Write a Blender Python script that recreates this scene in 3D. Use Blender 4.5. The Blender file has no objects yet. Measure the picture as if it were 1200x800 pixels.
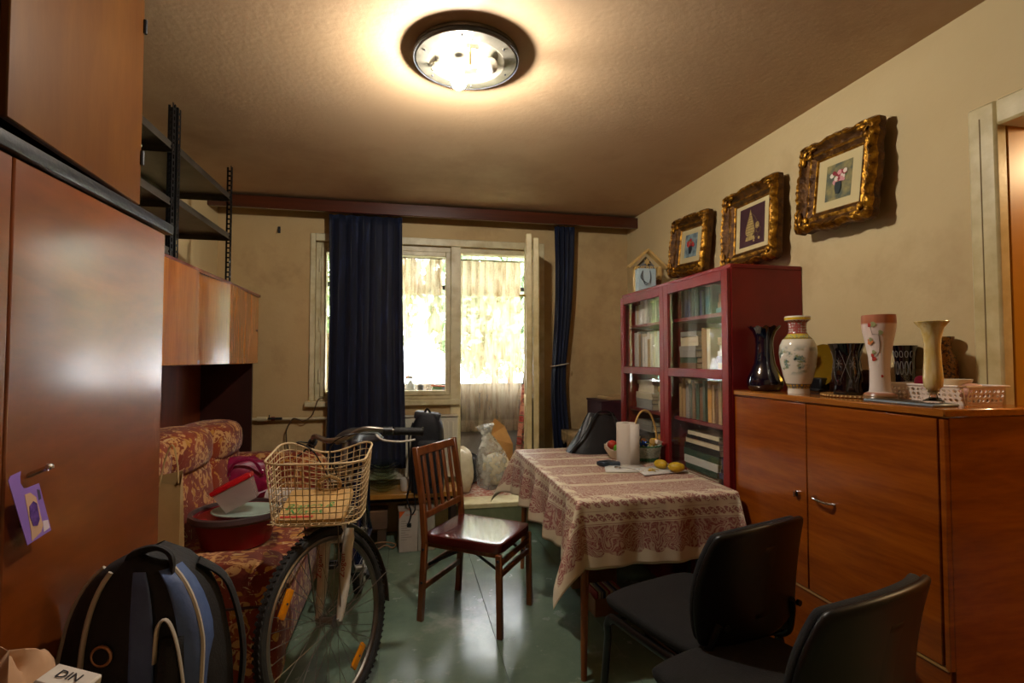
import bpy, bmesh, math, random
from mathutils import Vector, Matrix, Euler
random.seed(7)
R = math.radians
S = bpy.context.scene
COL = S.collection
H = 1.352            # eye height
# ---------------------------------------------------------------- camera
cd = bpy.data.cameras.new('camera'); cam = bpy.data.objects.new('camera', cd); COL.objects.link(cam)
cd.sensor_width = 36; cd.lens = 18.0; cd.clip_start = .02; cd.clip_end = 200
cam.location = (0, 0, H)
cam.rotation_euler = Euler((R(90 + 1.96), 0, -math.atan(123 / 600)), 'XYZ')
S.camera = cam
# ---------------------------------------------------------------- world, light, exposure
w = bpy.data.worlds.new('overcast_sky'); S.world = w; w.use_nodes = True
bg = w.node_tree.nodes['Background']; bg.inputs[0].default_value = (.93, .97, 1, 1); bg.inputs[1].default_value = 10.0
try: S.cycles.use_denoising = True
except Exception: pass
S.cycles.max_bounces = 10; S.cycles.diffuse_bounces = 5; S.cycles.transparent_max_bounces = 24; S.cycles.sample_clamp_indirect = 6
S.view_settings.view_transform = 'Standard'; S.view_settings.look = 'None'
S.view_settings.exposure = 1.2; S.view_settings.gamma = 1.0; S.view_settings.use_curve_mapping = False
LAMP_L = 690.0; HALL_W = 16.0

# ---------------------------------------------------------------- helpers
def lin(c):
    if isinstance(c, str):
        c = c.lstrip('#'); c = [int(c[i:i + 2], 16) / 255 for i in (0, 2, 4)]
        c = [x / 12.92 if x <= .04045 else ((x + .055) / 1.055) ** 2.4 for x in c]
    return (c[0], c[1], c[2], 1)

class G:
    """small node-graph builder"""
    def __init__(s, name):
        s.m = bpy.data.materials.new(name); s.m.use_nodes = True; s.t = s.m.node_tree; s.t.nodes.clear()
        s._c = {}
    def n(s, typ, ins=None, **props):
        nd = s.t.nodes.new('ShaderNode' + typ)
        for k, v in props.items(): setattr(nd, k, v)
        for k, v in (ins or {}).items():
            sk = nd.inputs[k]
            if isinstance(v, bpy.types.NodeSocket): s.t.links.new(v, sk)
            elif isinstance(v, str): sk.default_value = lin(v)
            else: sk.default_value = v
        return nd
    def co(s, kind='Object', scale=(1, 1, 1), rot=(0, 0, 0), loc=(0, 0, 0)):
        if 'tc' not in s._c: s._c['tc'] = s.n('TexCoord')
        return s.n('Mapping', {'Vector': s._c['tc'].outputs[kind], 'Scale': scale, 'Rotation': rot, 'Location': loc}).outputs[0]
    def math(s, op, a, b=0.0, c=0.0, clamp=False):
        nd = s.n('Math', {0: a, 1: b, 2: c}, operation=op); nd.use_clamp = clamp; return nd.outputs[0]
    def noise(s, vec, scale=5, detail=4, rough=.55, dist=0.0):
        return s.n('TexNoise', {'Vector': vec, 'Scale': scale, 'Detail': detail, 'Roughness': rough, 'Distortion': dist}).outputs[0]
    def vor(s, vec, scale=5, feature='F1', rnd=1.0, out=0):
        return s.n('TexVoronoi', {'Vector': vec, 'Scale': scale, 'Randomness': rnd}, feature=feature).outputs[out]
    def ramp(s, fac, stops, interp='LINEAR'):
        nd = s.n('ValToRGB', {0: fac}); cr = nd.color_ramp; cr.interpolation = interp
        while len(cr.elements) < len(stops): cr.elements.new(.5)
        for e, (p, c) in zip(cr.elements, stops):
            e.position = p; e.color = (c, c, c, 1) if isinstance(c, (int, float)) else lin(c)
        return nd.outputs[0]
    def step(s, x, a, b):
        return s.n('MapRange', {'Value': x, 'From Min': a, 'From Max': b}, clamp=True).outputs[0]
    def mix(s, f, a, b, mode='MIX'):
        nd = s.n('Mix', data_type='RGBA', blend_type=mode, clamp_result=False)
        for i, v in ((0, f), (6, a), (7, b)):
            if isinstance(v, bpy.types.NodeSocket): s.t.links.new(v, nd.inputs[i])
            elif isinstance(v, str): nd.inputs[i].default_value = lin(v)
            else: nd.inputs[i].default_value = v
        return nd.outputs[2]
    def sep(s, v):
        return s.n('SeparateXYZ', {0: v}).outputs
    def bump(s, h, strength=.3, dist=.01):
        return s.n('Bump', {'Height': h, 'Strength': strength, 'Distance': dist}).outputs[0]
    def out(s, sh):
        o = s.n('OutputMaterial'); s.t.links.new(sh, o.inputs[0]); return s.m
    def bsdf(s, **k):
        ins = {}
        names = dict(col='Base Color', rough='Roughness', metal='Metallic', nrm='Normal', coat='Coat Weight', coatr='Coat Roughness',
                     trans='Transmission Weight', ior='IOR', alpha='Alpha', sheen='Sheen Weight', sheenr='Sheen Roughness', sheent='Sheen Tint', spec='Specular IOR Level', emc='Emission Color',
                     ems='Emission Strength', sss='Subsurface Weight')
        for a, v in k.items(): ins[names[a]] = v
        return s.n('BsdfPrincipled', ins).outputs[0]

def mat(name, col, rough=.5, metal=0., col2=None, scale=8, lo=.35, hi=.65, bump=0., bscale=None, stretch=(1, 1, 1), **k):
    g = G(name); v = g.co('Object', stretch)
    c = col
    if col2: c = g.ramp(g.noise(v, scale), [(lo, col), (hi, col2)])
    a = dict(col=c, rough=rough, metal=metal); a.update(k)
    if bump: a['nrm'] = g.bump(g.noise(v, bscale or scale * 4, 3), bump)
    return g.out(g.bsdf(**a))

def wood(name, dark, light, grain=(1, 1, 12), rough=.35, scale=3.0, coat=.0, wear=None, coatr=.1, rvar=.0):
    """varnished wood; grain = stretch (small number = along the grain)"""
    g = G(name); v = g.co('Object', grain)
    a = g.noise(v, scale, 5, .6, .6); b = g.noise(v, scale * 6, 3, .6)
    f = g.math('ADD', g.math('MULTIPLY', a, .75), g.math('MULTIPLY', b, .3))
    c = g.ramp(f, [(.33, dark), (.68, light)])
    big = g.noise(g.co('Object'), 1.7, 2)
    c = g.mix(g.step(big, .35, .75), c, g.mix(.35, c, dark))
    r = rough
    if rvar: r = g.math('ADD', g.math('MULTIPLY', g.noise(g.co('Object'), 3.1, 4), rvar), rough - rvar * .5)
    if wear:
        wv = g.noise(g.co('Object', (1, 1, .25)), 9, 6, .7)
        c = g.mix(g.step(wv, .66, .74), c, wear)
    return g.out(g.bsdf(col=c, rough=r, coat=coat, coatr=coatr, nrm=g.bump(b, .06, .005)))

class MB:
    """collects shapes into one mesh"""
    def __init__(s): s.v = []; s.f = []; s.mi = []; s.uv = {}
    def add(s, vs, fs, mi=0, M=None):
        o = len(s.v)
        for p in vs:
            p = Vector(p); s.v.append(M @ p if M else p)
        for f in fs: s.f.append([i + o for i in f]); s.mi.append(mi)
        return s
    def box(s, c, size, rot=None, bev=0., mi=0, seg=1, M=None):
        T = Matrix.Translation(c) @ (Euler(rot).to_matrix().to_4x4() if rot else Matrix())
        if M: T = M @ T
        hx, hy, hz = size[0] / 2, size[1] / 2, size[2] / 2
        if bev > 0:
            bm = bmesh.new(); bmesh.ops.create_cube(bm, size=1)
            for v in bm.verts: v.co = Vector((v.co.x * size[0], v.co.y * size[1], v.co.z * size[2]))
            bmesh.ops.bevel(bm, geom=bm.edges[:], offset=min(bev, hx * .98, hy * .98, hz * .98), segments=seg, affect='EDGES', profile=.5)
            bm.verts.index_update()
            s.add([v.co.copy() for v in bm.verts], [[v.index for v in f.verts] for f in bm.faces], mi, T); bm.free()
        else:
            vs = [(x, y, z) for z in (-hz, hz) for y in (-hy, hy) for x in (-hx, hx)]
            s.add(vs, [(0, 2, 3, 1), (4, 5, 7, 6), (0, 1, 5, 4), (2, 6, 7, 3), (0, 4, 6, 2), (1, 3, 7, 5)], mi, T)
        return s
    def b2(s, lo, hi, bev=0., mi=0, seg=1):
        return s.box([(a + b) / 2 for a, b in zip(lo, hi)], [abs(b - a) for a, b in zip(lo, hi)], None, bev, mi, seg)
    def tube(s, pts, r, n=8, closed=False, mi=0, M=None, flat=1.0):
        pts = [Vector(p) for p in pts]; k = len(pts)
        if not isinstance(r, (list, tuple)): r = [r] * k
        tans = []
        for i in range(k):
            a = pts[(i - 1) % k] if (closed or i > 0) else pts[i]; b = pts[(i + 1) % k] if (closed or i < k - 1) else pts[i]
            t = (b - a); tans.append(t.normalized() if t.length > 1e-9 else Vector((0, 0, 1)))
        ref = Vector((0, 0, 1)) if abs(tans[0].z) < .9 else Vector((1, 0, 0))
        u = tans[0].cross(ref).normalized(); vs = []
        for i in range(k):
            t = tans[i]; u = (u - t * u.dot(t)); u = u.normalized() if u.length > 1e-6 else t.orthogonal().normalized()
            w_ = t.cross(u)
            for j in range(n):
                a = 2 * math.pi * j / n; vs.append(pts[i] + u * (math.cos(a) * r[i]) + w_ * (math.sin(a) * r[i] * flat))
        fs = []
        for i in range(k if closed else k - 1):
            for j in range(n):
                a = i * n + j; b = i * n + (j + 1) % n; c = ((i + 1) % k) * n
                fs.append((a, b, c + (j + 1) % n, c + j))
        if not closed: fs.append(list(range(n))[::-1]); fs.append([(k - 1) * n + j for j in range(n)])
        return s.add(vs, fs, mi, M)
    def lathe(s, prof, n=24, mi=0, M=None, ruffle=None, mis=None, ring=False):
        vs = []; fs = []; k = len(prof); ms = []
        for i, (r, z) in enumerate(prof):
            for j in range(n):
                a = 2 * math.pi * j / n; rr, zz = r, z
                if ruffle: rr, zz = ruffle(a, r, z)
                vs.append((rr * math.cos(a), rr * math.sin(a), zz))
        o = len(s.v)
        for i in range(k - 1):
            for j in range(n):
                fs.append((i * n + j, i * n + (j + 1) % n, (i + 1) * n + (j + 1) % n, (i + 1) * n + j)); ms.append(mis[i] if mis else mi)
        if ring:
            for j in range(n): fs.append(((k - 1) * n + j, (k - 1) * n + (j + 1) % n, (j + 1) % n, j)); ms.append(mi)
        elif prof[0][0] > 1e-4: fs.append(list(range(n))[::-1]); ms.append(mis[0] if mis else mi)
        if not ring and prof[-1][0] > 1e-4: fs.append([(k - 1) * n + j for j in range(n)]); ms.append(mis[-1] if mis else mi)
        s.add(vs, fs, mi, M); s.mi[-len(ms):] = ms
        return s
    def grid(s, fn, nu, nv, mi=0, wrapu=False, uv=None, M=None):
        vs = [fn(i / nu, j / nv) for j in range(nv + 1) for i in range(nu + 1)]
        o = len(s.v); W = nu + 1
        fs = [(j * W + i, j * W + i + 1, (j + 1) * W + i + 1, (j + 1) * W + i) for j in range(nv) for i in range(nu)]
        if uv:
            for j in range(nv + 1):
                for i in range(nu + 1): s.uv[o + j * W + i] = uv(i / nu, j / nv)
        return s.add(vs, fs, mi, M)
    def blob(s, c, size, e=1.0, n=20, m=12, rot=None, wob=0., seed=0, mi=0, M=None):
        """superellipsoid; e<1 boxy"""
        T = Matrix.Translation(c) @ (Euler(rot).to_matrix().to_4x4() if rot else Matrix())
        if M: T = M @ T
        sg = lambda x: math.copysign(abs(x) ** e, x); rnd = random.Random(seed)
        ph = [rnd.uniform(0, 6.28) for _ in range(6)]
        vs = []; fs = []
        for i in range(m + 1):
            la = -math.pi / 2 + math.pi * i / m
            for j in range(n):
                lo = 2 * math.pi * j / n
                k = 1 + wob * (math.sin(3 * lo + ph[0] + 2 * la) + .6 * math.sin(5 * lo + ph[1] - 3 * la) + .5 * math.sin(7 * la + ph[2] + 2 * lo))
                vs.append((size[0] / 2 * k * sg(math.cos(la)) * sg(math.cos(lo)), size[1] / 2 * k * sg(math.cos(la)) * sg(math.sin(lo)), size[2] / 2 * k * sg(math.sin(la))))
        for i in range(m):
            for j in range(n): fs.append((i * n + j, i * n + (j + 1) % n, (i + 1) * n + (j + 1) % n, (i + 1) * n + j))
        return s.add(vs, fs, mi, T)
    def prism(s, poly, depth, M=None, mi=0):
        """polygon in XY extruded along +Z by depth"""
        k = len(poly); vs = [(x, y, 0) for x, y in poly] + [(x, y, depth) for x, y in poly]
        fs = [list(range(k))[::-1], list(range(k, 2 * k))] + [(i, (i + 1) % k, k + (i + 1) % k, k + i) for i in range(k)]
        return s.add(vs, fs, mi, M)
    def mesh(s, name, mats, smooth=38):
        me = bpy.data.meshes.new(name); me.from_pydata([tuple(v) for v in s.v], [], s.f)
        for m in (mats if isinstance(mats, (list, tuple)) else [mats]): me.materials.append(m)
        if len(me.materials) > 1: me.polygons.foreach_set('material_index', s.mi)
        if s.uv:
            ul = me.uv_layers.new(name='UVMap')
            for lp in me.loops: ul.data[lp.index].uv = s.uv.get(lp.vertex_index, (0, 0))
        if s.f:
            bm = bmesh.new(); bm.from_mesh(me); bmesh.ops.remove_doubles(bm, verts=bm.verts, dist=1e-6) if not s.uv else None
            if not s.uv: bmesh.ops.recalc_face_normals(bm, faces=bm.faces)
            bm.to_mesh(me); bm.free()
        if smooth:
            me.polygons.foreach_set('use_smooth', [True] * len(me.polygons))
            me.set_sharp_from_angle(angle=R(smooth))
        me.update(); return me
    def build(s, name, mats, parent=None, smooth=38, solid=0, sub=0, loc=None, rot=None):
        return ob(name, s.mesh(name, mats, smooth), parent, loc, rot, solid, sub)

def ob(name, me, parent=None, loc=None, rot=None, solid=0, sub=0):
    o = bpy.data.objects.new(name, me); COL.objects.link(o)
    if parent: o.parent = parent
    if loc: o.location = loc
    if rot: o.rotation_euler = rot
    if solid:
        md = o.modifiers.new('thickness', 'SOLIDIFY'); md.thickness = solid; md.offset = 0
    if sub:
        md = o.modifiers.new('smooth', 'SUBSURF'); md.levels = sub; md.render_levels = sub
    return o
def tag(o, label, cat, group=None):
    o['label'] = label; o['category'] = cat
    if group: o['group'] = group
    return o
def struct(o, label=None):
    o['kind'] = 'structure'
    if label: o['label'] = label
    return o
ORD = ['topmost', 'second', 'third', 'fourth', 'fifth', 'sixth', 'seventh', 'eighth', 'ninth', 'tenth', 'eleventh', 'twelfth', 'thirteenth', 'fourteenth', 'fifteenth']
def thing(name, label, cat, loc=(0, 0, 0), rz=0., group=None, rot=None):
    o = bpy.data.objects.new(name, None); COL.objects.link(o); o.empty_display_size = .1
    o.location = loc; o.rotation_euler = rot or (0, 0, R(rz)); return tag(o, label, cat, group)
def copy_tree(o, parent=None):
    c = o.copy(); COL.objects.link(c); c.parent = parent
    for ch in list(o.children): copy_tree(ch, c)
    return c
def text(s, size, depth, m, name, parent, loc, rot, align='CENTER', shear=0.0, xs=1.0):
    cu = bpy.data.curves.new('lettering', 'FONT'); cu.body = s; cu.size = size; cu.extrude = depth; cu.align_x = align; cu.align_y = 'CENTER'; cu.shear = shear
    cu.resolution_u = 3
    t = bpy.data.objects.new('tmp', cu); COL.objects.link(t)
    dg = bpy.context.evaluated_depsgraph_get(); me = bpy.data.meshes.new_from_object(t.evaluated_get(dg))
    bpy.data.objects.remove(t); bpy.data.curves.remove(cu)
    me.name = name; me.materials.clear(); me.materials.append(m)
    o = ob(name, me, parent, loc, rot); o.scale = (xs, 1, 1); return o
def arc(c, r, a0, a1, n, ax=(1, 0, 0), ay=(0, 0, 1)):
    c, ax, ay = Vector(c), Vector(ax), Vector(ay)
    return [c + ax * (r * math.cos(R(a0 + (a1 - a0) * i / n))) + ay * (r * math.sin(R(a0 + (a1 - a0) * i / n))) for i in range(n + 1)]
def smoothpath(pts, n=6):
    """Catmull-Rom through pts"""
    P = [Vector(p) for p in pts]; P = [P[0]] + P + [P[-1]]; o = []
    for i in range(1, len(P) - 2):
        for k in range(n):
            t = k / n; a, b, c, d = P[i - 1:i + 3]
            o.append(.5 * ((2 * b) + (c - a) * t + (2 * a - 5 * b + 4 * c - d) * t * t + (3 * b - a - 3 * c + d) * t ** 3))
    o.append(P[-2]); return o
# ================================================================ materials of the setting
def plaster(name, base, light, stain, sc=1.3, st=(.52, .72)):
    g = G(name); v = g.co('Object')
    n1 = g.noise(v, sc, 5, .6, .4); n2 = g.noise(v, 45, 4)
    c = g.ramp(n1, [(.3, base), (.7, light)])
    c = g.mix(g.step(g.noise(g.co('Object', loc=(3, 7, 1)), sc * .8, 6, .7), *st), c, stain)
    return g.out(g.bsdf(col=c, rough=.75, nrm=g.bump(g.math('ADD', n2, g.math('MULTIPLY', n1, 2)), .12, .01)))
m_wall = plaster('yellowed_plaster', '#c2ab7c', '#cbb588', '#a4885c', 1.1, (.58, .85))
m_wallb = plaster('sooty_plaster', '#b89a68', '#c4a878', '#8f7046', 1.6, (.5, .8))
m_ceil = plaster('sooty_ceiling_paint', '#bb9a74', '#c6a682', '#977350', .8, (.45, .8))
m_cream = mat('cream_gloss_paint', '#cdbd8d', .3, col2='#b9a674', scale=14, bump=.05)
m_creamw = mat('weathered_cream_paint', '#d3c8a2', .38, col2='#ab9666', scale=9, lo=.4, hi=.8, bump=.1)
g = G('green_floor_paint'); v = g.co('Object')
c = g.ramp(g.noise(v, 3, 5, .65), [(.3, '#5e7160'), (.7, '#788a75')])
c = g.mix(g.step(g.noise(v, 14, 6, .75), .6, .75), c, '#929a88')
c = g.mix(g.step(g.noise(g.co('Object', (1, 1, 1), loc=(5, 2, 0)), 2.2, 5, .7), .58, .72), c, '#9aa091')
m_floor = g.out(g.bsdf(col=c, rough=g.math('ADD', g.math('MULTIPLY', g.noise(v, 7, 5), .3), .08), nrm=g.bump(g.noise(v, 6, 3), .1, .01)))
m_pelmet = wood('pelmet_wood', '#351509', '#54240f', (.6, 14, 14), .28, 3, .4)
m_orange = mat('orange_hall_paint', '#b47a18', .35, col2='#a46a0e', scale=4)
m_white = mat('white_render', '#d9d4c8', .7, col2='#c4bcab', scale=5)
m_grey = mat('grey_parapet', '#8b8780', .8, col2='#6f6a64', scale=6)
m_gap = mat('pale_joint', '#858f7c', .8)
def glass(name, tint=(1, 1, 1, 1), ior=1.5, dirt=.0):
    g = G(name); fr = g.math('MULTIPLY', g.n('Fresnel', {'IOR': ior}).outputs[0], g.math('SUBTRACT', 1.0, g.n('NewGeometry').outputs['Backfacing']))
    tr = g.n('BsdfTransparent', {'Color': tint}).outputs[0]; gl = g.n('BsdfGlossy', {'Roughness': .01}).outputs[0]
    sh = g.n('MixShader', {0: fr, 1: tr, 2: gl}).outputs[0]
    if dirt:
        df = g.n('BsdfDiffuse', {'Color': '#a8a498'}).outputs[0]
        d = g.math('MULTIPLY', g.step(g.noise(g.co('Object', (1, 1, .5)), 5, 5, .7), .35, .85), dirt)
        sh = g.n('MixShader', {0: d, 1: sh, 2: df}).outputs[0]
    return g.out(sh)
m_pane = glass('window_glass', dirt=.05)
m_bpane = glass('bookcase_glass', ior=1.6, dirt=.03)

# ================================================================ room shell
XL, XR, YB, ZC, YF = -1.395, 1.887, 4.17, 2.55, -1.3
fl = struct(MB().b2((XL - .1, YF, -.12), (XR + .1, YB + .02, -.004)).build('floor', m_gap))
xs = [XL, -.66, -.115, .43, .975, 1.52, XR]
for a, b in zip(xs[:-1], xs[1:]):
    MB().b2((a + .0004, YF, -.004), (b - .0004, YB, 0), .0008).build('floor_panel', m_floor, fl)
struct(MB().b2((XL - .2, YF - .2, ZC), (XR + .2, YB + .2, ZC + .15)).build('ceiling', m_ceil))
struct(MB().b2((XL - .2, YF - .2, -.12), (XL, YB + .2, ZC)).build('wall_left', m_wall))
struct(MB().b2((XL, YF - .2, -.12), (XR, YF, ZC)).build('wall_front', m_wall))
# right wall with a doorway y .42 .. 1.30
DY0, DY1, DZ = .42, 1.30, 2.12
struct(MB().b2((XR, DY1, -.12), (XR + .14, YB + .2, ZC)).b2((XR, YF - .2, -.12), (XR + .14, DY0, ZC)).b2((XR, DY0, DZ), (XR + .14, DY1, ZC)).build('wall_right', m_wall))
# back wall around the window and the balcony door
WX0, WXM, WX1, WZ0, WZ1, DZ0 = -.70, .345, 1.085, 1.03, 2.27, .17
mb = MB().b2((XL, YB, -.12), (WX0, YB + .2, ZC)).b2((WX1, YB, -.12), (XR, YB + .2, ZC)).b2((WX0, YB, WZ1), (WX1, YB + .2, ZC))
mb.b2((WX0, YB, -.12), (.415, YB + .2, WZ0)).b2((.415, YB, -.12), (WX1, YB + .2, DZ0 - .02))
struct(mb.build('wall_back', m_wallb))
# pelmet under the ceiling
struct(MB().b2((XL, 3.95, 2.443), (XR, 3.98, 2.532), .004).b2((XL, 3.98, 2.51), (XR, 4.17, 2.53)).build('trim_1', m_pelmet), 'dark varnished wooden curtain pelmet below the ceiling')
# window casing
t2 = MB()
t2.b2((WX0 - .035, YB - .018, 1.03), (WX0 + .003, YB, 2.325), .004).b2((WX0 + .004, YB - .022, 2.268), (WX1 - .004, YB, 2.325), .004)
t2.b2((WX1 - .003, YB - .022, .0), (WX1 + .045, YB, 2.325), .004)
struct(t2.build('trim_2', m_creamw), 'cream painted casing around window and balcony door')
struct(MB().b2((WX0 - .06, YB - .05, .985), (.42, YB + .02, 1.03), .006).build('trim_3', m_creamw), 'cream painted inner window sill')
# window: outer frame, casements, panes
def emptys(name, label=None, loc=(0, 0, 0)):
    o = bpy.data.objects.new(name, None); COL.objects.link(o); o['kind'] = 'structure'; o.location = loc; o.empty_display_size = .1
    if label: o['label'] = label
    return o
wn = emptys('window_1', 'cream painted wooden window beside the balcony door')
yf0, yf1 = YB + .03, YB + .13
f = MB().b2((WX0, yf0, WZ0), (WX0 + .04, yf1, WZ1), .004).b2((WX0 + .04, yf0, WZ1 - .045), (.36, yf1, WZ1), .004).b2((WX0 + .04, yf0, WZ0), (.36, yf1, WZ0 + .03), .004)
f.build('window_frame', m_creamw, wn)
MB().b2((.345, YB - .012, DZ0), (.428, yf1 + .03, WZ1), .005).build('mullion', m_creamw, wn)
def casement(x0, x1):
    z0, z1, s = WZ0 + .03, WZ1 - .045, .038
    MB().b2((x0, yf0 - .012, z0), (x0 + s, yf1 - .03, z1), .004).build('stile', m_creamw, wn)
    MB().b2((x1 - s, yf0 - .012, z0), (x1, yf1 - .03, z1), .004).build('stile', m_creamw, wn)
    MB().b2((x0 + s, yf0 - .012, z0), (x1 - s, yf1 - .03, z0 + s), .004).build('rail', m_creamw, wn)
    MB().b2((x0 + s, yf0 - .012, z1 - s), (x1 - s, yf1 - .03, z1), .004).build('rail', m_creamw, wn)
    MB().b2((x0 + s, yf0 + .03, z0 + s), (x1 - s, yf0 + .034, z1 - s)).build('pane', m_pane, wn)
casement(WX0 + .04, -.18); casement(-.18, .345)
for z in (1.22, 1.62, 2.08):
    MB().tube([(WX0 + .034, yf0 - .016, z - .05), (WX0 + .034, yf0 - .016, z + .05)], .008, 8).build('hinge', m_creamw, wn)
# balcony door: frame, threshold, open leaf
dr = emptys('door_1', 'cream painted balcony door standing open into the room')
MB().b2((.428, yf0, 2.225), (WX1, yf1, WZ1), .004).b2((WX1 - .03, yf0, DZ0), (WX1, yf1, 2.225), .004).build('door_frame', m_creamw, dr)
MB().b2((.40, YB - .03, .145), (WX1, YB + .2, .185), .006).build('threshold', m_creamw, dr)
MB().b2((.40, YB - .018, 0), (WX1, YB, .145), .003).build('riser_board', mat('green_grey_paint', '#7f8465', .5, col2='#66704f', scale=6), dr)
lf = bpy.data.objects.new('door_leaf', None); COL.objects.link(lf); lf.parent = dr; lf.location = (1.055, 4.168, DZ0 + .025); lf.rotation_euler = (0, 0, R(-101.5)); lf.empty_display_size = .1
for k in (0, 1):               # the two coupled sashes of a double door; local x = along the leaf
    y0 = -.001 - k * .052; y1 = y0 - .043; L = .60; Z = 2.04 + .03 * k
    for a, b in (((0, 0), (.075, Z)), ((L - .075, 0), (L, Z))): MB().b2((a[0], y1, a[1]), (b[0], y0, b[1]), .005).build('stile', m_cream, lf)
    for z0, z1 in ((0, .11), (.80, .87), (Z - .08, Z)): MB().b2((.075, y1, z0), (L - .075, y0, z1), .004).build('rail', m_cream, lf)
    MB().b2((.075, y1 + .012, .11), (L - .075, y0 - .012, .80), .003).build('panel', m_cream, lf)
    MB().b2((.075, y1 + .02, .87), (L - .075, y1 + .024, Z - .08)).build('pane', m_pane, lf)
MB().tube([(.57, -.098, 1.62), (.57, -.14, 1.62), (.52, -.14, 1.62)], .008, 8).build('latch', mat('brass_latch', '#b99a55', .35, 1.), lf)

# doorway on the right with the orange hall behind
d2 = emptys('door_2', 'cream painted doorway into the orange hall')
MB().b2((XR + .028, DY1 - .012, 0), (XR + .15, DY1 + .02, DZ), .002).build('reveal', m_orange, d2)
fm = MB().b2((XR - .022, DY1 - .012, 0), (XR + .027, DY1 + .075, DZ + .075), .008)
fm.build('jamb', m_cream, d2)
MB().b2((XR - .022, DY0 - .075, 0), (XR + .15, DY0 + .01, DZ + .075), .008).build('jamb', m_cream, d2)
MB().b2((XR - .022, DY0 + .01, DZ - .01), (XR + .15, DY1 - .01, DZ + .075), .008).build('lintel', m_cream, d2)
MB().tube([(XR - .022, DY1 + .035, 0), (XR - .022, DY1 + .035, DZ + .03)], .0022, 6).build('bead', mat('brown_crack', '#8a744c', .7), d2)
struct(MB().b2((2.03, -.4, -.12), (3.4, 1.9, -.004)).build('floor_hall', mat('hall_lino', '#7b4a25', .4)))
struct(MB().b2((3.3, -.4, 0), (3.4, 1.9, ZC)).build('wall_hall_far', m_orange))
struct(MB().b2((XR + .15, DY1 + .02, 0), (3.3, DY1 + .12, ZC)).build('wall_hall_side', m_orange))
struct(MB().b2((2.03, -.5, 0), (3.4, -.4, ZC)).build('wall_hall_end', m_orange))
struct(MB().b2((XR + .2, -.5, ZC), (3.5, 2.0, ZC + .15)).build('ceiling_hall', m_white))
struct(MB().b2((2.03, -.5, 0), (2.06, DY0 - .08, ZC)).build('wall_hall_near', m_orange))
hl = bpy.data.lights.new('hall_lamp_light', 'POINT'); hl.energy = HALL_W; hl.color = (1, .72, .38); hl.shadow_soft_size = .06
hlo = bpy.data.objects.new('hall_lamp_light', hl); COL.objects.link(hlo); hlo.location = (2.7, 1.05, 2.2)

# ================================================================ balcony and outside
BY = 5.12
struct(MB().b2((-1.6, YB + .2, .02), (1.62, BY + .2, .165)).build('floor_balcony', m_grey))
struct(MB().b2((-1.6, BY, .165), (1.62, BY + .1, 1.06)).build('wall_balcony_parapet', m_grey))
struct(MB().b2((-1.6, YB + .2, 2.5), (1.62, BY + .25, 2.62)).build('ceiling_balcony', m_white))
struct(MB().b2((1.5, YB + .2, .165), (1.62, BY, 2.5)).build('wall_balcony_right', m_white))
struct(MB().b2((-1.6, YB + .2, .165), (-1.48, BY, 2.5)).build('wall_balcony_left', m_white))
bw = emptys('window_2', 'dark steel glazing along the balcony parapet')
m_steel = mat('blue_grey_steel', '#38424b', .5)
for x in (-1.46, -.62, .41, 1.47): MB().b2((x - .022, BY + .02, 1.06), (x + .022, BY + .07, 2.5), .004).build('post', m_steel, bw)
for a, b in ((-1.44, -.64), (-.6, .388), (.432, 1.45)):
    for z in (1.085, 2.07, 2.475): MB().b2((a, BY + .025, z - .022), (b, BY + .065, z + .022), .004).build('bar', m_steel, bw)
    MB().b2((a, BY + .043, 1.107), (b, BY + .047, 2.048)).build('pane', m_pane, bw)
    MB().b2((a, BY + .043, 2.092), (b, BY + .047, 2.453)).build('pane', m_pane, bw)
struct(MB().b2((-30, 6, -1.4), (30, 45, -1.3)).build('ground', mat('courtyard_grass', '#7a8a5a', .9, col2='#a09a80', scale=1.5)))
def tree(label, x, y, h, r, col, seed):
    t = thing('garden_tree', label, 'tree', (x, y, -1.3), 0, 'trees beyond the balcony'); rnd = random.Random(seed)
    tr = MB().tube(smoothpath([(0, 0, 0), (.06, .05, h * .3), (-.05, 0, h * .55), (.03, .05, h * .85)], 4), [.16 - .0095 * i for i in range(13)], 8)
    for k in range(7):
        a = rnd.uniform(0, 6.28); z = h * rnd.uniform(.3, .7); tr.tube([(0, 0, z), (math.cos(a) * r * .4, math.sin(a) * r * .4, z + .3 * r), (math.cos(a) * r * .8, math.sin(a) * r * .8, z + .4 * r)], [.06, .04, .015], 6)
    tr.build('trunk', m_bark, t)
    lm = MB()
    for k in range(2600):
        while 1:
            p = Vector((rnd.uniform(-1, 1), rnd.uniform(-1, 1), rnd.uniform(-1, 1)))
            if .25 < p.length < 1: break
        q = Euler((rnd.uniform(0, 6), rnd.uniform(0, 6), rnd.uniform(0, 6))).to_matrix().to_4x4()
        s_ = rnd.uniform(.12, .26); c = Vector((p.x * r, p.y * r, h * .68 + p.z * h * .38))
        lm.add([(-s_, 0, 0), (0, -s_ * .5, .02), (s_, 0, 0), (0, s_ * .5, .02)], [(0, 1, 2, 3)], 0, Matrix.Translation(c) @ q)
    f_ = lm.build('foliage', col, t, smooth=0); f_['kind'] = 'stuff'
m_bark = mat('bark', '#5d4b3a', .9)
tree('pale green tree outside behind the window left of the door mullion', -1.6, 15.5, 7.0, 2.0, mat('leaf_pale', '#95a878', .6, col2='#6f8556', scale=3), 1)
tree('taller dark green tree outside behind the balcony door curtain', 4.2, 21, 9.4, 2.5, mat('leaf_mid', '#869a68', .6, col2='#62784a', scale=3), 2)
tree('small yellow-green tree outside seen through the leftmost pane', -6.2, 17, 6.0, 2.2, mat('leaf_yellow', '#98a060', .6, col2='#6f8048', scale=3), 3)
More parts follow.
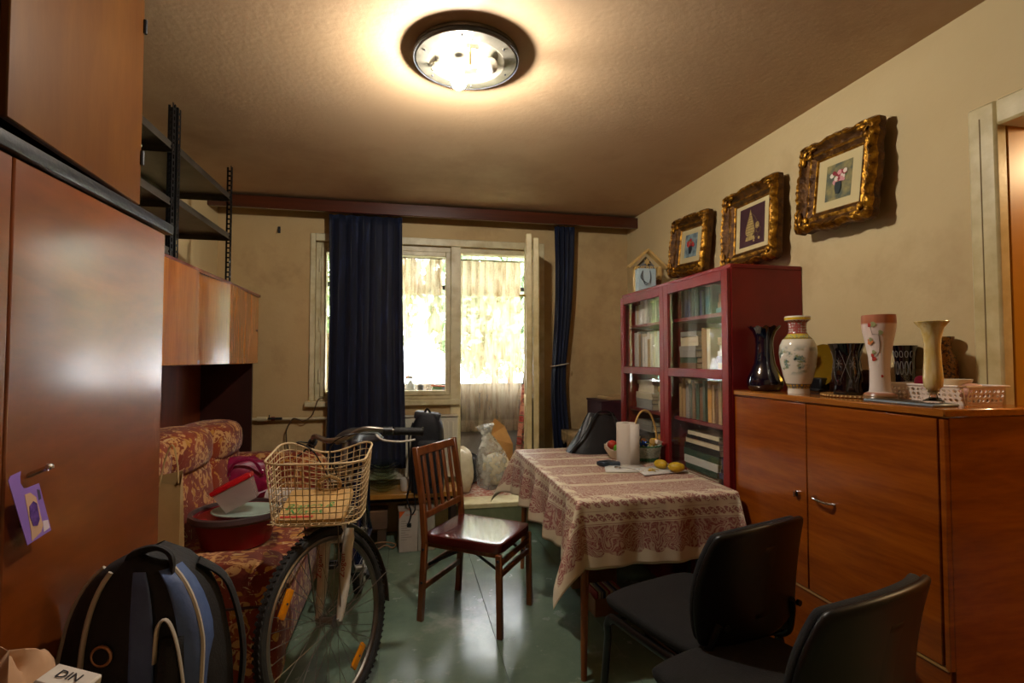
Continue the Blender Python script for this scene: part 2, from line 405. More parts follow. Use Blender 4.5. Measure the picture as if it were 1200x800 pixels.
tree('rounded pale tree outside between the two nearer trees', 2.6, 15.5, 6.6, 2.2, mat('leaf_grey', '#8fa07c', .6, col2='#6c805a', scale=3), 4)
tree('slim tree outside right of the open balcony door', 9.6, 23, 8.0, 2.4, mat('leaf_olive', '#8c9868', .6, col2='#6a7a4c', scale=3), 5)
# lace curtains on the balcony
def lace(name, col):
    g = G(name); v = g.co('UV')
    uv = g.sep(v)
    holes = g.vor(g.co('UV', (1, 1, 1)), 55, rnd=.85)
    pat = g.step(g.noise(g.co('UV'), 9, 3), .45, .55)
    top = g.step(uv[1], 1.33, 1.34); hem = g.math('SUBTRACT', 1.0, g.step(uv[1], .10, .12))
    band = g.math('MAXIMUM', top, hem)
    al = g.math('ADD', .66, g.math('MULTIPLY', band, .18))
    al = g.math('ADD', al, g.math('MULTIPLY', g.math('MULTIPLY', g.step(holes, .3, .5), band), .2), clamp=True)
    stain = g.step(g.noise(g.co('UV', (4, .8, 1)), 3, 4, .65), .45, .7)
    c = g.mix(stain, col, '#6f5638')
    df = g.n('BsdfDiffuse', {'Color': c}).outputs[0]; tl = g.n('BsdfTranslucent', {'Color': c}).outputs[0]
    sh = g.n('MixShader', {0: .55, 1: df, 2: tl}).outputs[0]
    return g.out(g.n('MixShader', {0: al, 1: g.n('BsdfTransparent').outputs[0], 2: sh}).outputs[0])
m_lace = lace('cream_lace', '#a3957c')
def drape(x0, x1, y, z0, z1, folds, amp, m, parent, name='cloth', nu=None, pinch=None, seed=0, solid=0):
    rnd = random.Random(seed); ph = [rnd.uniform(0, 6.28) for _ in range(4)]; nu = nu or folds * 10
    def fn(u, v_):
        a = 2 * math.pi * folds * u + .5 * math.sin(3 * v_ + ph[0])
        w_ = x1 - x0; xc = (x0 + x1) / 2; k = 1.0; dx = 0
        if pinch: k, dx = pinch(v_)
        yy = y + amp * k ** -.5 * (math.sin(a) + .45 * math.sin(2.3 * a * .5 + ph[1]) * (1 - .4 * v_)) 
        return (xc + dx + (u - .5) * w_ * k + amp * .3 * math.sin(a * 2), yy, z0 + (z1 - z0) * v_)
    mb = MB().grid(fn, nu, 26, uv=lambda u, v_: (u * (x1 - x0) * 1.5, v_ * (z1 - z0)))
    return mb.build(name, m, parent, solid=solid)
lc = thing('lace_curtain', 'sheer cream lace curtain hanging behind the open balcony door', 'curtain', (.76, 5.03, .64), 0, 'lace curtains on the balcony')
drape(-.34, .36, 0, 0, 1.685, 8, .018, m_lace, lc, 'lace_sheet', seed=3)
lc2 = thing('lace_curtain', 'sheer cream lace curtain seen through the window right of the wide navy curtain', 'curtain', (-.12, 5.03, .64), 0, 'lace curtains on the balcony')
drape(-.45, .455, 0, 0, 1.685, 10, .018, m_lace, lc2, 'lace_sheet', seed=5)
rod = tag(MB().tube([(-1.485, 5.03, 2.332), (1.505, 5.03, 2.332)], .008, 8).build('curtain_rod', mat('thin_steel_rod', '#8d8578', .4, .6)), 'thin curtain rod holding the lace curtains on the balcony', 'curtain rod')
# floral curtain, far right on the balcony
g = G('floral_curtain_cloth'); v = g.co('UV'); vd = g.vor(v, 9)
c = g.ramp(vd, [(.0, '#8d2f2a'), (.28, '#b3493c'), (.34, '#5d6b4f'), (.42, '#cf8f74'), (.5, '#d9a58a')], 'CONSTANT')
c = g.mix(g.step(g.noise(v, 22, 3), .52, .6), c, '#a9605a')
m_floral = g.out(g.n('MixShader', {0: .35, 1: g.bsdf(col=c, rough=.8), 2: g.n('BsdfTranslucent', {'Color': c}).outputs[0]}).outputs[0])
fc = thing('floral_curtain', 'red and pink floral curtain hanging at the balcony side wall', 'curtain', (1.16, 4.9, .3), 0)
drape(-.12, .12, 0, 0, 1.66, 4, .03, m_floral, fc, 'cloth', pinch=lambda v_: (1.15 - .75 * v_, .09 * v_), seed=8, solid=.002)
# rug on the balcony
g = G('rug_pattern'); v = g.co('Object'); c = g.ramp(g.vor(v, 16), [(0, '#8b3c34'), (.3, '#b98b78'), (.6, '#a0564a'), (.9, '#c4ac97')])
c = g.mix(g.step(g.noise(v, 30, 3), .5, .6), c, '#c9b3a2')
tag(MB().b2((.38, 4.385, .165), (1.48, 5.08, .178), .004).build('balcony_rug', g.out(g.bsdf(col=c, rough=.9))), 'worn red and cream patterned rug on the balcony floor', 'rug')
# ================================================================ left side: wardrobe, wall unit, rack
m_ward = wood('wardrobe_veneer', '#5c2807', '#85420f', (1, .8, 2.6), .35, 1.9, .9, wear='#96643c', coatr=.16, rvar=.2)
m_ward2 = wood('upper_cabinet_veneer', '#4f270c', '#694014', (1, 3.5, .8), .3, 1.8, .3)
m_dark = mat('black_edge_trim', '#17181b', .4, col2='#2c2d31', scale=20, bump=.1)
m_inside = mat('dark_plywood', '#2a1408', .7)
m_chrome = mat('chrome', '#c9c9c9', .18, 1.)
m_black = mat('black_plastic', '#0d0d0e', .45)
wd = thing('wardrobe', 'tall glossy reddish-brown veneer wardrobe filling the left edge', 'wardrobe', (-1.1, .85, 0))
MB().b2((-.28, -1.05, 0), (.278, 1.055, 1.775), .004).build('body', m_ward, wd)
dA = MB().b2((.279, .385, .08), (.30, 1.06, 1.772), .004).build('door', m_ward, wd)
dB = MB().b2((.279, -1.05, .08), (.30, .381, 1.772), .004).build('door', m_ward, wd)
MB().b2((-.28, -1.06, 1.776), (.312, 1.10, 1.812), .008, seg=2).build('edge_trim', m_dark, wd)
MB().tube([(.30, .452, 1.10), (.335, .452, 1.115)], .006, 8).box((.34, .452, 1.118), (.012, .016, .012), bev=.003).build('handle', m_chrome, dA)
MB().box((.303, .44, 1.02), (.008, .02, .05), bev=.003).box((.303, .36, .93), (.008, .02, .05), bev=.003).build('lock_plate', mat('dark_brass', '#5a4628', .4, .9), dA)
uc = thing('upper_cabinet', 'brown veneer top cabinet with its door ajar above the wardrobe', 'cabinet', (-1.1, .85, 1.812))
MB().b2((-.28, -1.05, .0), (-.262, .985, .72)).b2((-.262, -1.05, 0), (.235, .985, .02)).b2((-.262, -1.05, .70), (.235, .985, .72)).b2((-.262, .967, .02), (.235, .985, .70)).b2((-.262, .35, .02), (.235, .37, .70)).b2((-.262, -1.05, .02), (.235, -1.03, .70)).build('body', m_inside, uc)
ud = MB().b2((-.018, -.625, 0), (0, 0, .67), .003).build('door', m_ward2, uc, loc=(.258, .983, .032), rot=(0, 0, R(3.8)))
MB().b2((.237, -1.05, .03), (.255, .34, .705), .003).build('door', m_ward2, uc)
for z in (.13, .56): MB().tube([(.004, -.004, z), (.004, -.004, z + .045)], .006, 8).build('hinge', m_black, ud)
# purple hang card on the wardrobe key
card = thing('hang_card', 'purple and cream cardboard hang card on the wardrobe handle', 'card', (-.776, 1.28, .96))
P = [(1.207, 1.11), (1.212, 1.118), (1.241, 1.122), (1.239, 1.111), (1.241, 1.097), (1.25, 1.085), (1.261, 1.083), (1.295, 1.085), (1.339, .971), (1.266, .963)]
YZ = Matrix(((0, 0, 1, 0), (1, 0, 0, 0), (0, 1, 0, 0), (0, 0, 0, 1)))
def yz(pts, d, off): return MB().prism([(a - 1.28, b - .96) for a, b in pts], d, Matrix.Translation((off, 0, 0)) @ YZ)
yz(P, .0012, 0).build('card', mat('purple_card', '#8a6cc4', .35), card)
yz([(1.253, 1.071), (1.269, 1.071), (1.287, 1.057), (1.311, .99), (1.306, .978), (1.278, .967), (1.275, .988)], .0006, .0012).build('print_patch', mat('tan_print', '#c9a68a', .4), card)
yz([(1.267, 1.043), (1.278, 1.051), (1.289, 1.043), (1.299, 1.007), (1.293, .995), (1.28, .998), (1.269, 1.021)], .0008, .0018).build('bottle_print', mat('violet_print', '#3b1f6b', .3, col2='#6a4aa6', scale=60), card)
yz([(1.31, 1.0), (1.327, .997), (1.333, .978), (1.314, .975)], .0005, .0012).build('bar_panel', mat('pale_print', '#d8cbd8', .4), card)
yz([(1.289, 1.073), (1.297, 1.07), (1.303, 1.05), (1.296, 1.048)], .0005, .0012).build('badge', mat('grey_badge', '#4d4a63', .4), card)

# wall unit: hanging cabinets with panels over the sofa
m_unit = wood('wall_unit_veneer', '#8a4710', '#bd7224', (1, 6, .7), .22, 2.4, .6, rvar=.2, coatr=.15)
m_panel = wood('dark_red_panel', '#5a2009', '#83390f', (1, 8, .6), .35, 2.2, .2)
wu = thing('wall_unit', 'orange veneer hanging wall cabinets over the floral sofa', 'wall unit', (-1.39, 2.0, 0))
MB().b2((.0, 0, 1.325), (.36, 1.885, 1.345)).b2((0, 0, 1.785), (.375, 1.885, 1.803)).b2((0, 0, 1.345), (.012, 1.885, 1.785)).b2((.012, 1.865, 1.345), (.36, 1.885, 1.785)).b2((.012, .80, 1.345), (.36, .818, 1.785)).b2((.012, 1.23, 1.345), (.36, 1.245, 1.785)).build('body', m_panel, wu)
for a, b, rz, hy in ((.1, .785, 0, 0), (.835, 1.245, -3, 1), (1.25, 1.885, 1.5, 0)):
    y = b if hy else a
    d_ = MB().b2((0, a - y, 1.322), (.018, b - y, 1.79), .003).build('door', m_unit, wu, loc=(.362, y, 0), rot=(0, 0, R(rz)))
    if a > 1.2: MB().tube([(.018, b - y - .04, 1.55), (.024, b - y - .04, 1.55)], .007, 10).build('keyhole', m_black, d_)
MB().box((.345, .822, 1.56), (.02, .012, .03), bev=.002).build('catch', m_creamw, wu)
MB().b2((0, 0, 0), (.012, 1.86, 1.322)).build('back_panel', m_panel, wu)
MB().b2((.012, 1.855, 0), (.335, 1.878, 1.322)).build('end_panel', mat('dark_end_panel', '#2a0e07', .45, col2='#3a160c', scale=5), wu)
# slotted metal racks on top of it
m_rack = mat('black_angle_steel', '#101012', .45, .4)
m_shelf = mat('grey_shelf_steel', '#6a6358', .35, .7, col2='#565046', scale=7)
def post_mesh(h):
    mb = MB(); n = int(h / .028)
    for s_ in (0, 1):        # two flanges of an L section with slots
        for k in range(n):
            z = k * h / n
            for (a, b, z0, z1) in ((0, .010, 0, 1), (.022, .032, 0, 1), (.010, .022, 0, .35)):
                lo = [a, 0, z + z0 * h / n]; hi = [b, .002, z + z1 * h / n]
                if s_: lo = [0, a, lo[2]]; hi = [.002, b, hi[2]]
                mb.b2(lo, hi)
    return mb.mesh('post', m_rack, 0)
pm = post_mesh(.69)
def rack(label, y0, y1, zs, loc):
    t = thing('metal_rack', label, 'shelf rack', loc, 0, 'slotted steel racks')
    for x, y, rz in ((.0, 0, 0), (.0, y1 - y0, -90), (.34, 0, 90), (.34, y1 - y0, 180)): ob('post', pm, t, (x, y, 0), (0, 0, R(rz)))
    for z in zs:
        mb = MB().b2((.004, .004, z), (.336, y1 - y0 - .004, z + .002)).b2((.334, .004, z - .022), (.336, y1 - y0 - .004, z + .01)).b2((.004, .004, z - .028), (.006, y1 - y0 - .004, z)).b2((.006, .004, z - .028), (.334, .006, z)).b2((.006, y1 - y0 - .006, z - .028), (.334, y1 - y0 - .004, z))
        sh = mb.build('shelf', m_shelf, t, smooth=0)
        for y in (.03, y1 - y0 - .03): MB().tube([(.336, y, z - .008), (.340, y, z - .008)], .006, 8).build('bolt', m_rack, sh)
    return t
rack('black slotted steel rack on the wall unit nearer the window', 2.545, 3.29, (.275, .51), (-1.365, 2.545, 1.803))
rack('black slotted steel rack behind the top cabinet door', 1.845, 2.525, (.03, .25, .5), (-1.365, 1.845, 1.803))
tag(MB().box((0, 0, .085), (.2, .26, .17), bev=.004).box((0, 0, .173), (.205, .265, .012), bev=.003).build('storage_box', mat('pale_green_card', '#9aa08a', .7), loc=(-1.18, 2.22, 2.058)), 'pale grey-green cardboard box on the steel rack shelf', 'box')

# ================================================================ floral sofa
def florals(name, sc=8.0):
    g = G(name); v0 = g.co('Object'); nz = g.n('TexNoise', {'Vector': v0, 'Scale': 9.0, 'Detail': 2.0}).outputs[1]
    v = g.mix(.16, v0, nz, 'ADD')
    base = g.ramp(g.noise(v0, 5, 3), [(.35, '#74220a'), (.65, '#983a10')])
    d1 = g.vor(v, sc); d2 = g.vor(g.mix(.22, v0, nz, 'ADD'), sc * 2.2)
    c = g.mix(g.step(d2, .34, .30), base, '#c08434')
    c = g.mix(g.step(g.noise(v, sc * 2.2, 3, .6, 1.5), .60, .63), c, '#d3ae78')
    c = g.mix(g.step(d1, .40, .37), c, '#cf9a5e')
    c = g.mix(g.math('MULTIPLY', g.step(d1, .36, .33), g.step(g.noise(v0, sc * 5, 2), .5, .56)), c, '#8a3b18')
    c = g.mix(g.step(d1, .15, .11), c, '#a5541f')
    return g.out(g.bsdf(col=c, rough=.9, sheen=.15, nrm=g.bump(g.noise(v0, 180, 2), .3, .004)))
m_sofa = florals('floral_plush')
m_seam = mat('dark_piping', '#3b1006', .8)
sf = thing('floral_sofa', 'brown floral plush sofa under the hanging wall cabinets', 'sofa', (-.94, 2.98, 0))
MB().box((.0, .02, .2), (.84, 1.62, .34), bev=.03, seg=2).build('base', m_sofa, sf)
MB().blob((.045, .02, .40), (.80, 1.56, .13), .28, 28, 12).build('seat_cushion', m_sofa, sf)
# rolled backrest in three swells along the wall
for y, ly, h, sd in ((-.52, .50, .98, 1), (-.03, .56, .975, 2), (.49, .54, .95, 3)):
    mb = MB().blob((-.25, y, .40 + h * .28), (.27, ly, h - .38), .42, 26, 16, (0, R(-8), 0), .004, sd)
    mb.blob((-.25, y, h - .10), (.31, ly * 1.0, .24), .62, 24, 12, None, .006, sd + 5)
    mb.build('back_cushion', m_sofa, sf)
MB().blob((.02, .745, .52), (.80, .19, .42), .45, 24, 14).build('armrest', m_sofa, sf)
ar = MB().blob((.06, -.745, .30), (.80, .20, .54), .22, 28, 16).build('armrest', m_sofa, sf)
MB().tube([(-.34, -.842, .41), (.44, -.842, .41), (.455, -.83, .41), (.455, -.66, .41)], .006, 6).build('piping', m_seam, ar)
MB().b2((-.40, -.80, 0), (-.34, -.74, .04)).b2((.34, -.80, 0), (.40, -.74, .04)).b2((-.40, .74, 0), (-.34, .8, .04)).b2((.34, .74, 0), (.40, .8, .04)).build('feet', m_dark, sf)
SZ = .465
# kraft paper bag behind the wardrobe edge
m_kraft = mat('kraft_paper', '#b5945f', .75, col2='#a07f4c', scale=5, bump=.2, bscale=12)
kb = thing('paper_bag', 'tan kraft paper carrier bag standing on the sofa beside the wardrobe', 'bag', (-1.03, 2.40, SZ), 8)
MB().add([(-.11, -.05, 0), (.11, -.05, 0), (.11, .05, 0), (-.11, .05, 0), (-.10, -.02, .40), (.105, -.025, .36), (.10, .03, .41), (-.10, .02, .38)], [(0, 1, 5, 4), (1, 2, 6, 5), (2, 3, 7, 6), (3, 0, 4, 7), (0, 3, 2, 1)]).build('bag_body', m_kraft, kb, smooth=0)
MB().tube(smoothpath([(.03, -.024, .36), (.045, -.02, .46), (.07, -.018, .53), (.09, -.02, .46), (.098, -.024, .37)], 5), .009, 6, flat=.3).build('handle', m_kraft, kb)
# wash basin with container
bs = thing('wash_basin', 'dark red plastic wash basin with grey-brown rim on the sofa seat', 'basin', (-.80, 2.72, SZ))
m_red = mat('deep_red_plastic', '#7d0c14', .35)
MB().lathe([(0, .004), (.135, .0), (.15, .01), (.185, .155), (.192, .155), (.192, .15), (.18, .148), (.143, .014), (0, .012)], 36).build('bowl', m_red, bs)
MB().lathe([(.183, .135), (.198, .130), (.207, .142), (.203, .162), (.188, .165), (.182, .155)], 36, ring=True).build('rim', mat('brown_grey_plastic', '#4b3a3a', .4), bs)
MB().lathe([(.0, .125), (.165, .125), (.172, .135), (.172, .142), (0, .138)], 30).build('red_tray', mat('bright_red_plastic', '#c4202a', .35), bs)
tag(MB().lathe([(0, 0), (.13, 0), (.15, .012), (.148, .016), (.128, .006), (0, .006)], 30).build('plate', mat('pale_green_plastic', '#a9bdb0', .35), loc=(-.755, 2.70, SZ + .15), rot=(R(-3), R(2), 0)), 'pale green plastic plate inside the red basin', 'plate')
fb = thing('food_container', 'clear plastic food container with a red lid tilted in the basin', 'container', (-.79, 2.70, SZ + .235), 0, None, (R(-8), R(-26), R(12)))
g = G('frosted_plastic'); m_frost = g.out(g.n('MixShader', {0: .45, 1: g.n('BsdfTransparent', {'Color': '#e8ded8'}).outputs[0], 2: g.bsdf(col='#cbbcb4', rough=.25)}).outputs[0])
MB().add([(-.07, -.055, -.05), (.07, -.055, -.05), (.07, .055, -.05), (-.07, .055, -.05), (-.085, -.068, .05), (.085, -.068, .05), (.085, .068, .05), (-.085, .068, .05)], [(0, 3, 2, 1), (0, 1, 5, 4), (1, 2, 6, 5), (2, 3, 7, 6), (3, 0, 4, 7)]).build('tub', m_frost, fb, smooth=0)
MB().box((0, 0, .06), (.185, .15, .024), bev=.008, seg=2).box((0, 0, .073), (.15, .115, .006), bev=.003).build('lid', mat('lid_red', '#c4121c', .3), fb)
# pink handbag
pb = thing('pink_handbag', 'magenta leather handbag slumped on the sofa seat', 'handbag', (-1.0, 3.50, SZ), 20)
m_pink = mat('magenta_leather', '#9c1548', .35, col2='#7d0f38', scale=9, bump=.25, bscale=14)
MB().blob((0, 0, .13), (.32, .17, .28), .7, 28, 16, (0, R(12), 0), .05, 4).build('bag_body', m_pink, pb)
MB().tube(smoothpath([(-.09, -.085, .18), (-.05, -.11, .26), (.04, -.12, .27), (.10, -.10, .18)], 6), .009, 6).build('handle', m_pink, pb)
MB().tube(smoothpath([(-.12, -.09, .10), (0, -.105, .05), (.13, -.09, .07)], 6), .008, 6).build('piping', m_pink, pb)
for x in (-.09, .10): MB().tube(arc((x, -.092, .185), .014, 0, 360, 12, (1, 0, 0), (0, 0, 1))[:-1], .003, 6, True).build('ring', m_chrome, pb)
tag(MB().tube([(-.16, 0, .055), (-.158, 0, .055), (.16, 0, .055)], .055, 20).tube([(-.163, 0, .055), (.163, 0, .055)], .02, 12).build('white_roll', mat('white_wadding', '#d6cfc6', .9, bump=.3, bscale=40), loc=(-.66, 3.33, SZ - .004), rot=(0, 0, R(-15))), 'white rolled sheet of wadding on the sofa behind the bike basket', 'roll')
tag(MB().tube(smoothpath([(0, 0, .012), (.05, .03, .014), (.10, -.02, .03), (.15, .02, .012), (.1, .05, .012), (.03, .02, .03)], 6), .010, 8).build('blue_strap', mat('blue_nylon', '#1c4fa0', .6), loc=(-.90, 3.20, SZ + .0)), 'blue nylon strap lying below the magenta handbag', 'strap')

# ================================================================ low bench with backpack and cloth bag (bottom left)
lb = thing('low_bench', 'low brown wooden bench carrying the blue backpack', 'bench', (-.60, 1.25, 0))
m_benchw = wood('bench_wood', '#6a3d18', '#8f5a28', (10, .8, 10), .5)
MB().box((0, 0, .345), (.34, .82, .03), bev=.005).build('top', m_benchw, lb)
for x in (-.14, .14):
    for y in (-.37, .37): MB().box((x, y, .165), (.04, .04, .33), bev=.003).build('leg', m_benchw, lb)
m_bpk = mat('black_canvas', '#131214', .75, col2='#1c1a1c', scale=20, bump=.2, bscale=150)
m_blue = mat('steel_blue_nylon', '#4f6596', .55, col2='#435884', scale=12, bump=.1, bscale=120)
m_lace2 = mat('off_white_webbing', '#b5ab9c', .7)
bk = thing('blue_backpack', 'black and steel-blue backpack with off-white piping by the wardrobe', 'backpack', (-.61, 1.43, .36), -10)
def sect(u, v_, w=.37, d=.20, h=.53):
    """backpack shell: u around, v up"""
    t = v_; k = (1 - max(0, (t - .45) / .55) ** 2.4) ** .5 if t < 1 else 0; k = max(k, .02) if w > .3 else max((1 - max(0, (t - .6) / .4) ** 3.5 * .42), .02); kk = .93 + .07 * math.sin(math.pi * min(t * 1.6, 1))
    a = 2 * math.pi * u; e = .55; sg = lambda x: math.copysign(abs(x) ** e, x)
    return (w / 2 * k * kk * sg(math.cos(a)), d / 2 * (.55 + .45 * k) * sg(math.sin(a)) * (1.0 if math.sin(a) < 0 else .8), t * h)
MB().grid(lambda u, v_: sect(u, v_), 40, 22).build('shell', m_bpk, bk)
def onshell(x, z, off=.0, w=.37, d=.20, h=.53):
    t = z / h; k = (1 - max(0, (t - .45) / .55) ** 2.4) ** .5 if t < 1 else 0.02; kk = .93 + .07 * math.sin(math.pi * min(t * 1.6, 1))
    q = min(abs(x) / (w / 2 * k * kk + 1e-6), .999); c = q ** (1 / .55); s_ = (1 - c * c) ** .5
    return (x, -(d / 2 * (.55 + .45 * k) * s_ ** .55) - off, z)
def strip(xz0, xz1, n=14, off=.004):
    """patch on the front between two curves given as functions z->x"""
    mb = MB(); z0, z1 = 0.02, .50
    mb.grid(lambda u, v_: onshell(xz0(z0 + (z1 - z0) * v_) * (1 - u) + xz1(z0 + (z1 - z0) * v_) * u, z0 + (z1 - z0) * v_, off), 8, n); return mb
kx = lambda z: .178 * ((1 - max(0, (z / .53 - .45) / .55) ** 2.4)) ** .5
strip(lambda z: .02 * kx(z) / .178, lambda z: .075 * kx(z) / .178).build('blue_panel', m_blue, bk, solid=.004)
strip(lambda z: .128 * kx(z) / .178, lambda z: .172 * kx(z) / .178).build('blue_panel', m_blue, bk, solid=.004)
for f_, nm in ((lambda z: -.09 * kx(z) / .178, 'zip'), (lambda z: -.165 * kx(z) / .178, 'piping'), (lambda z: .165 * kx(z) / .178, 'piping')):
    MB().tube([onshell(f_(z), z, .004) for z in [.02 + .48 * i / 24 for i in range(25)]], .0055, 6).build(nm, m_lace2, bk)
pk = MB().grid(lambda u, v_: (lambda x, z: (x, onshell(x, z, .006 + .03 * math.sin(math.pi * min(1, max(0, u))) * math.sin(math.pi * min(1, v_ * .9 + .1)) ** .5)[1], z))(.085 + .07 * u * (1 - .35 * v_), .02 + .34 * v_), 10, 14)
pk.build('mesh_pocket', mat('black_mesh', '#1b1b1e', .9, bump=.5, bscale=260), bk, solid=.003)
MB().tube(smoothpath([onshell(x_, z_, .012) for x_, z_ in ((.08, .31), (.082, .385), (.10, .40), (.122, .35), (.140, .25), (.150, .12), (.152, .03))], 5), .007, 8, flat=.5).build('pocket_trim', m_lace2, bk)
MB().tube(smoothpath([(-.02, -.04, .505), (.0, -.055, .535), (.045, -.05, .545), (.075, -.045, .515), (.075, -.06, .43)], 6), .018, 8, flat=.4).build('grab_handle', m_bpk, bk)
MB().tube(smoothpath([(.10, .02, .49), (.16, .05, .42), (.20, .05, .25), (.18, .04, .05)], 6), .022, 8, flat=.35).build('shoulder_strap', m_bpk, bk)
c0 = onshell(-.04, .325, .006)
MB().tube(arc(c0, .021, 0, 360, 20, (1, 0, 0), (0, 0, 1))[:-1], .0035, 6, True).build('badge_ring', mat('copper_ring', '#b98a63', .4, .6), bk)
MB().tube([(c0[0], c0[1] + .004, c0[2]), (c0[0], c0[1] - .003, c0[2])], .018, 16).build('badge', m_black, bk)
# crumpled cloth bag + packaging
cb = tag(MB().blob((0, 0, .22), (.15, .16, .44), .75, 30, 20, None, .06, 11).build('cloth_bag', mat('beige_cotton', '#c9a483', .85, col2='#b88f6c', scale=6, bump=.4, bscale=10), loc=(-.715, 1.13, .36)), 'crumpled beige cotton bag in the bottom left corner', 'bag')
pp = thing('printed_package', 'white printed paper package beside the beige cotton bag', 'package', (-.612, 1.07, .36), -14)
MB().box((.0, .0, .226), (.085, .05, .44), (R(4), R(12), 0), bev=.004).build('packet', mat('white_paper', '#d9d0c4', .5, bump=.2, bscale=18), pp)
text('DIN', .024, .0004, mat('ink_black', '#14141c', .5), 'lettering', pp, (.0462, -.0155, .4425), (R(4), R(12), 0))

# ================================================================ bicycle
m_tyre = mat('rubber_tyre', '#1c1b1a', .8, col2='#2b2927', scale=30)
m_steel2 = mat('dull_steel', '#8b857c', .35, .9)
m_bwhite = mat('white_fork_enamel', '#d8cfc0', .3)
m_navyf = mat('navy_frame_enamel', '#141a33', .25)
m_amber = mat('amber_reflector', '#e08a10', .2, coat=.5)
m_grip = mat('black_rubber_grip', '#161515', .6, bump=.4, bscale=200)
bx, by = -.262, 2.235
bike = thing('bicycle', 'navy city bicycle with a cream wire front basket beside the sofa', 'bicycle', (bx, by, 0))
RW = .345
rim_me = MB().tube([(0, .30 * math.cos(a), .30 * math.sin(a)) for a in [2 * math.pi * i / 56 for i in range(56)]], .012, 8, True, flat=.9).mesh('rim', m_steel2)
def tyre():
    mb = MB().tube([(0, .325 * math.cos(a), .325 * math.sin(a)) for a in [2 * math.pi * i / 64 for i in range(64)]], .0195, 12, True)
    for i in range(96):      # tread lugs
        a = 2 * math.pi * i / 96
        for s_ in (-1, 1):
            M = Matrix.Rotation(a, 4, 'X') @ Matrix.Translation((s_ * .008, .3435, 0))
            mb.box((0, 0, 0), (.014, .004, .011), (0, R(25 * s_), 0), 0, 0, 1, M)
    return mb.mesh('tyre', m_tyre, 30)
tyre_me = tyre()
spoke_me = MB().tube([(0, .018, 0), (0, .292, 0)], .0011, 5).mesh('spoke', m_steel2)
hub_me = MB().tube([(-.045, 0, 0), (-.035, 0, 0), (-.034, 0, 0), (-.028, 0, 0), (-.027, 0, 0), (.027, 0, 0), (.028, 0, 0), (.034, 0, 0), (.035, 0, 0), (.045, 0, 0)], [.006, .006, .022, .022, .013, .013, .022, .022, .006, .006], 14).mesh('hub', m_steel2)
def wheel(name, M):
    t = ob(name, tyre_me, bike); t.matrix_local = M
    ob('rim', rim_me, t); ob('hub', hub_me, t)
    for k in range(36):
        s_ = 1 if k % 2 else -1; a = 2 * math.pi * k / 36; tw = R(38) * (1 if (k // 2) % 2 else -1)
        hubp = Vector((s_ * .031, .018 * math.cos(a + tw), .018 * math.sin(a + tw))); rp = Vector((0, .292 * math.cos(a), .292 * math.sin(a)))
        dvec = rp - hubp; q = Vector((0, 1, 0)).rotation_difference(dvec)
        sp = ob('spoke', spoke_me, t); sp.rotation_mode = 'QUATERNION'; sp.rotation_quaternion = q; sp.location = hubp - dvec.normalized() * .018; sp.scale = (1, dvec.length / .274, 1)
    return t
ST = R(-33)
axd = Vector((0, math.sin(R(18)), math.cos(R(18))))       # steering axis direction
axp = Vector((0, 0, .62))
STM = Matrix.Translation(axp) @ Matrix.Rotation(ST, 4, axd) @ Matrix.Translation(-axp)
fa = Vector((0, -.138, .348))
fw_ = wheel('front_wheel', STM @ Matrix.Translation(fa))
for a in (140, -58):
    M = Matrix.Rotation(R(a), 4, 'X') @ Matrix.Translation((.0, .245, 0))
    MB().box((0, 0, 0), (.014, .030, .10), None, .005, 0, 2, M).build('reflector', m_amber, fw_)
    MB().tube([(0, 0, -.001), (0, 0, .001)], .004, 8, M=M @ Matrix.Translation((.008, 0, 0)) @ Matrix.Rotation(R(90), 4, 'Y')).build('screw', m_dark, fw_)
rw_ = wheel('rear_wheel', Matrix.Translation((0, .945, .348)))
# fork
fk = MB().tube([axp, axp + axd * .06], .022, 12, M=STM).box((0, -.012, .615), (.125, .045, .03), (R(-18), 0, 0), .008, 0, 2, STM)
fork = fk.build('fork', m_bwhite, bike)
for s_ in (-1, 1):
    leg = MB().tube([(s_ * .055, -.008, .655), (s_ * .056, -.018, .63), (s_ * .056, -.06, .53), (s_ * .054, -.09, .45), (s_ * .052, -.122, .385), (s_ * .05, -.138, .348)], [.019, .0205, .0205, .0195, .016, .011], 14, M=STM).build('fork_leg', m_bwhite, fork)
    MB().box((s_ * .049, -.138, .348), (.012, .028, .03), None, .004, 0, 1, STM).build('dropout', m_steel2, fork)
    tx = text('Zogen', .034, .0003, mat('red_print', '#a3182a', .4), 'lettering', fork, (0, 0, 0), (0, 0, 0), xs=1)
    tx.matrix_local = STM @ Matrix.Translation((s_ * .056 + .0005, -.082, .535)) @ Matrix.Rotation(R(-18), 4, 'X') @ Matrix.Rotation(R(90), 4, 'X') @ Matrix.Rotation(R(90), 4, 'Z')
# mudguard on the front wheel
def guard(r, a0, a1, wdt, M, m, name='mudguard', parent=bike):
    mb = MB().grid(lambda u, v_: (wdt * (u - .5), (r - .012 * (2 * u - 1) ** 2) * math.cos(R(a0 + (a1 - a0) * v_)), (r - .012 * (2 * u - 1) ** 2) * math.sin(R(a0 + (a1 - a0) * v_))), 6, 30, M=M)
    return mb.build(name, m, parent, solid=.002)
gd = guard(.368, 100, -15, .055, STM @ Matrix.Translation(fa), mat('brushed_mudguard', '#6d6257', .4, .6))
for s_ in (-1, 1): MB().tube([fa + Vector((s_ * .05, 0, 0)), fa + Vector((s_ * .026, .368 * math.cos(R(5)), .368 * math.sin(R(5))))], .002, 6, M=STM).build('stay', m_steel2, gd)
guard(.372, 200, -40, .058, Matrix.Translation((0, .945, .348)), m_navyf)
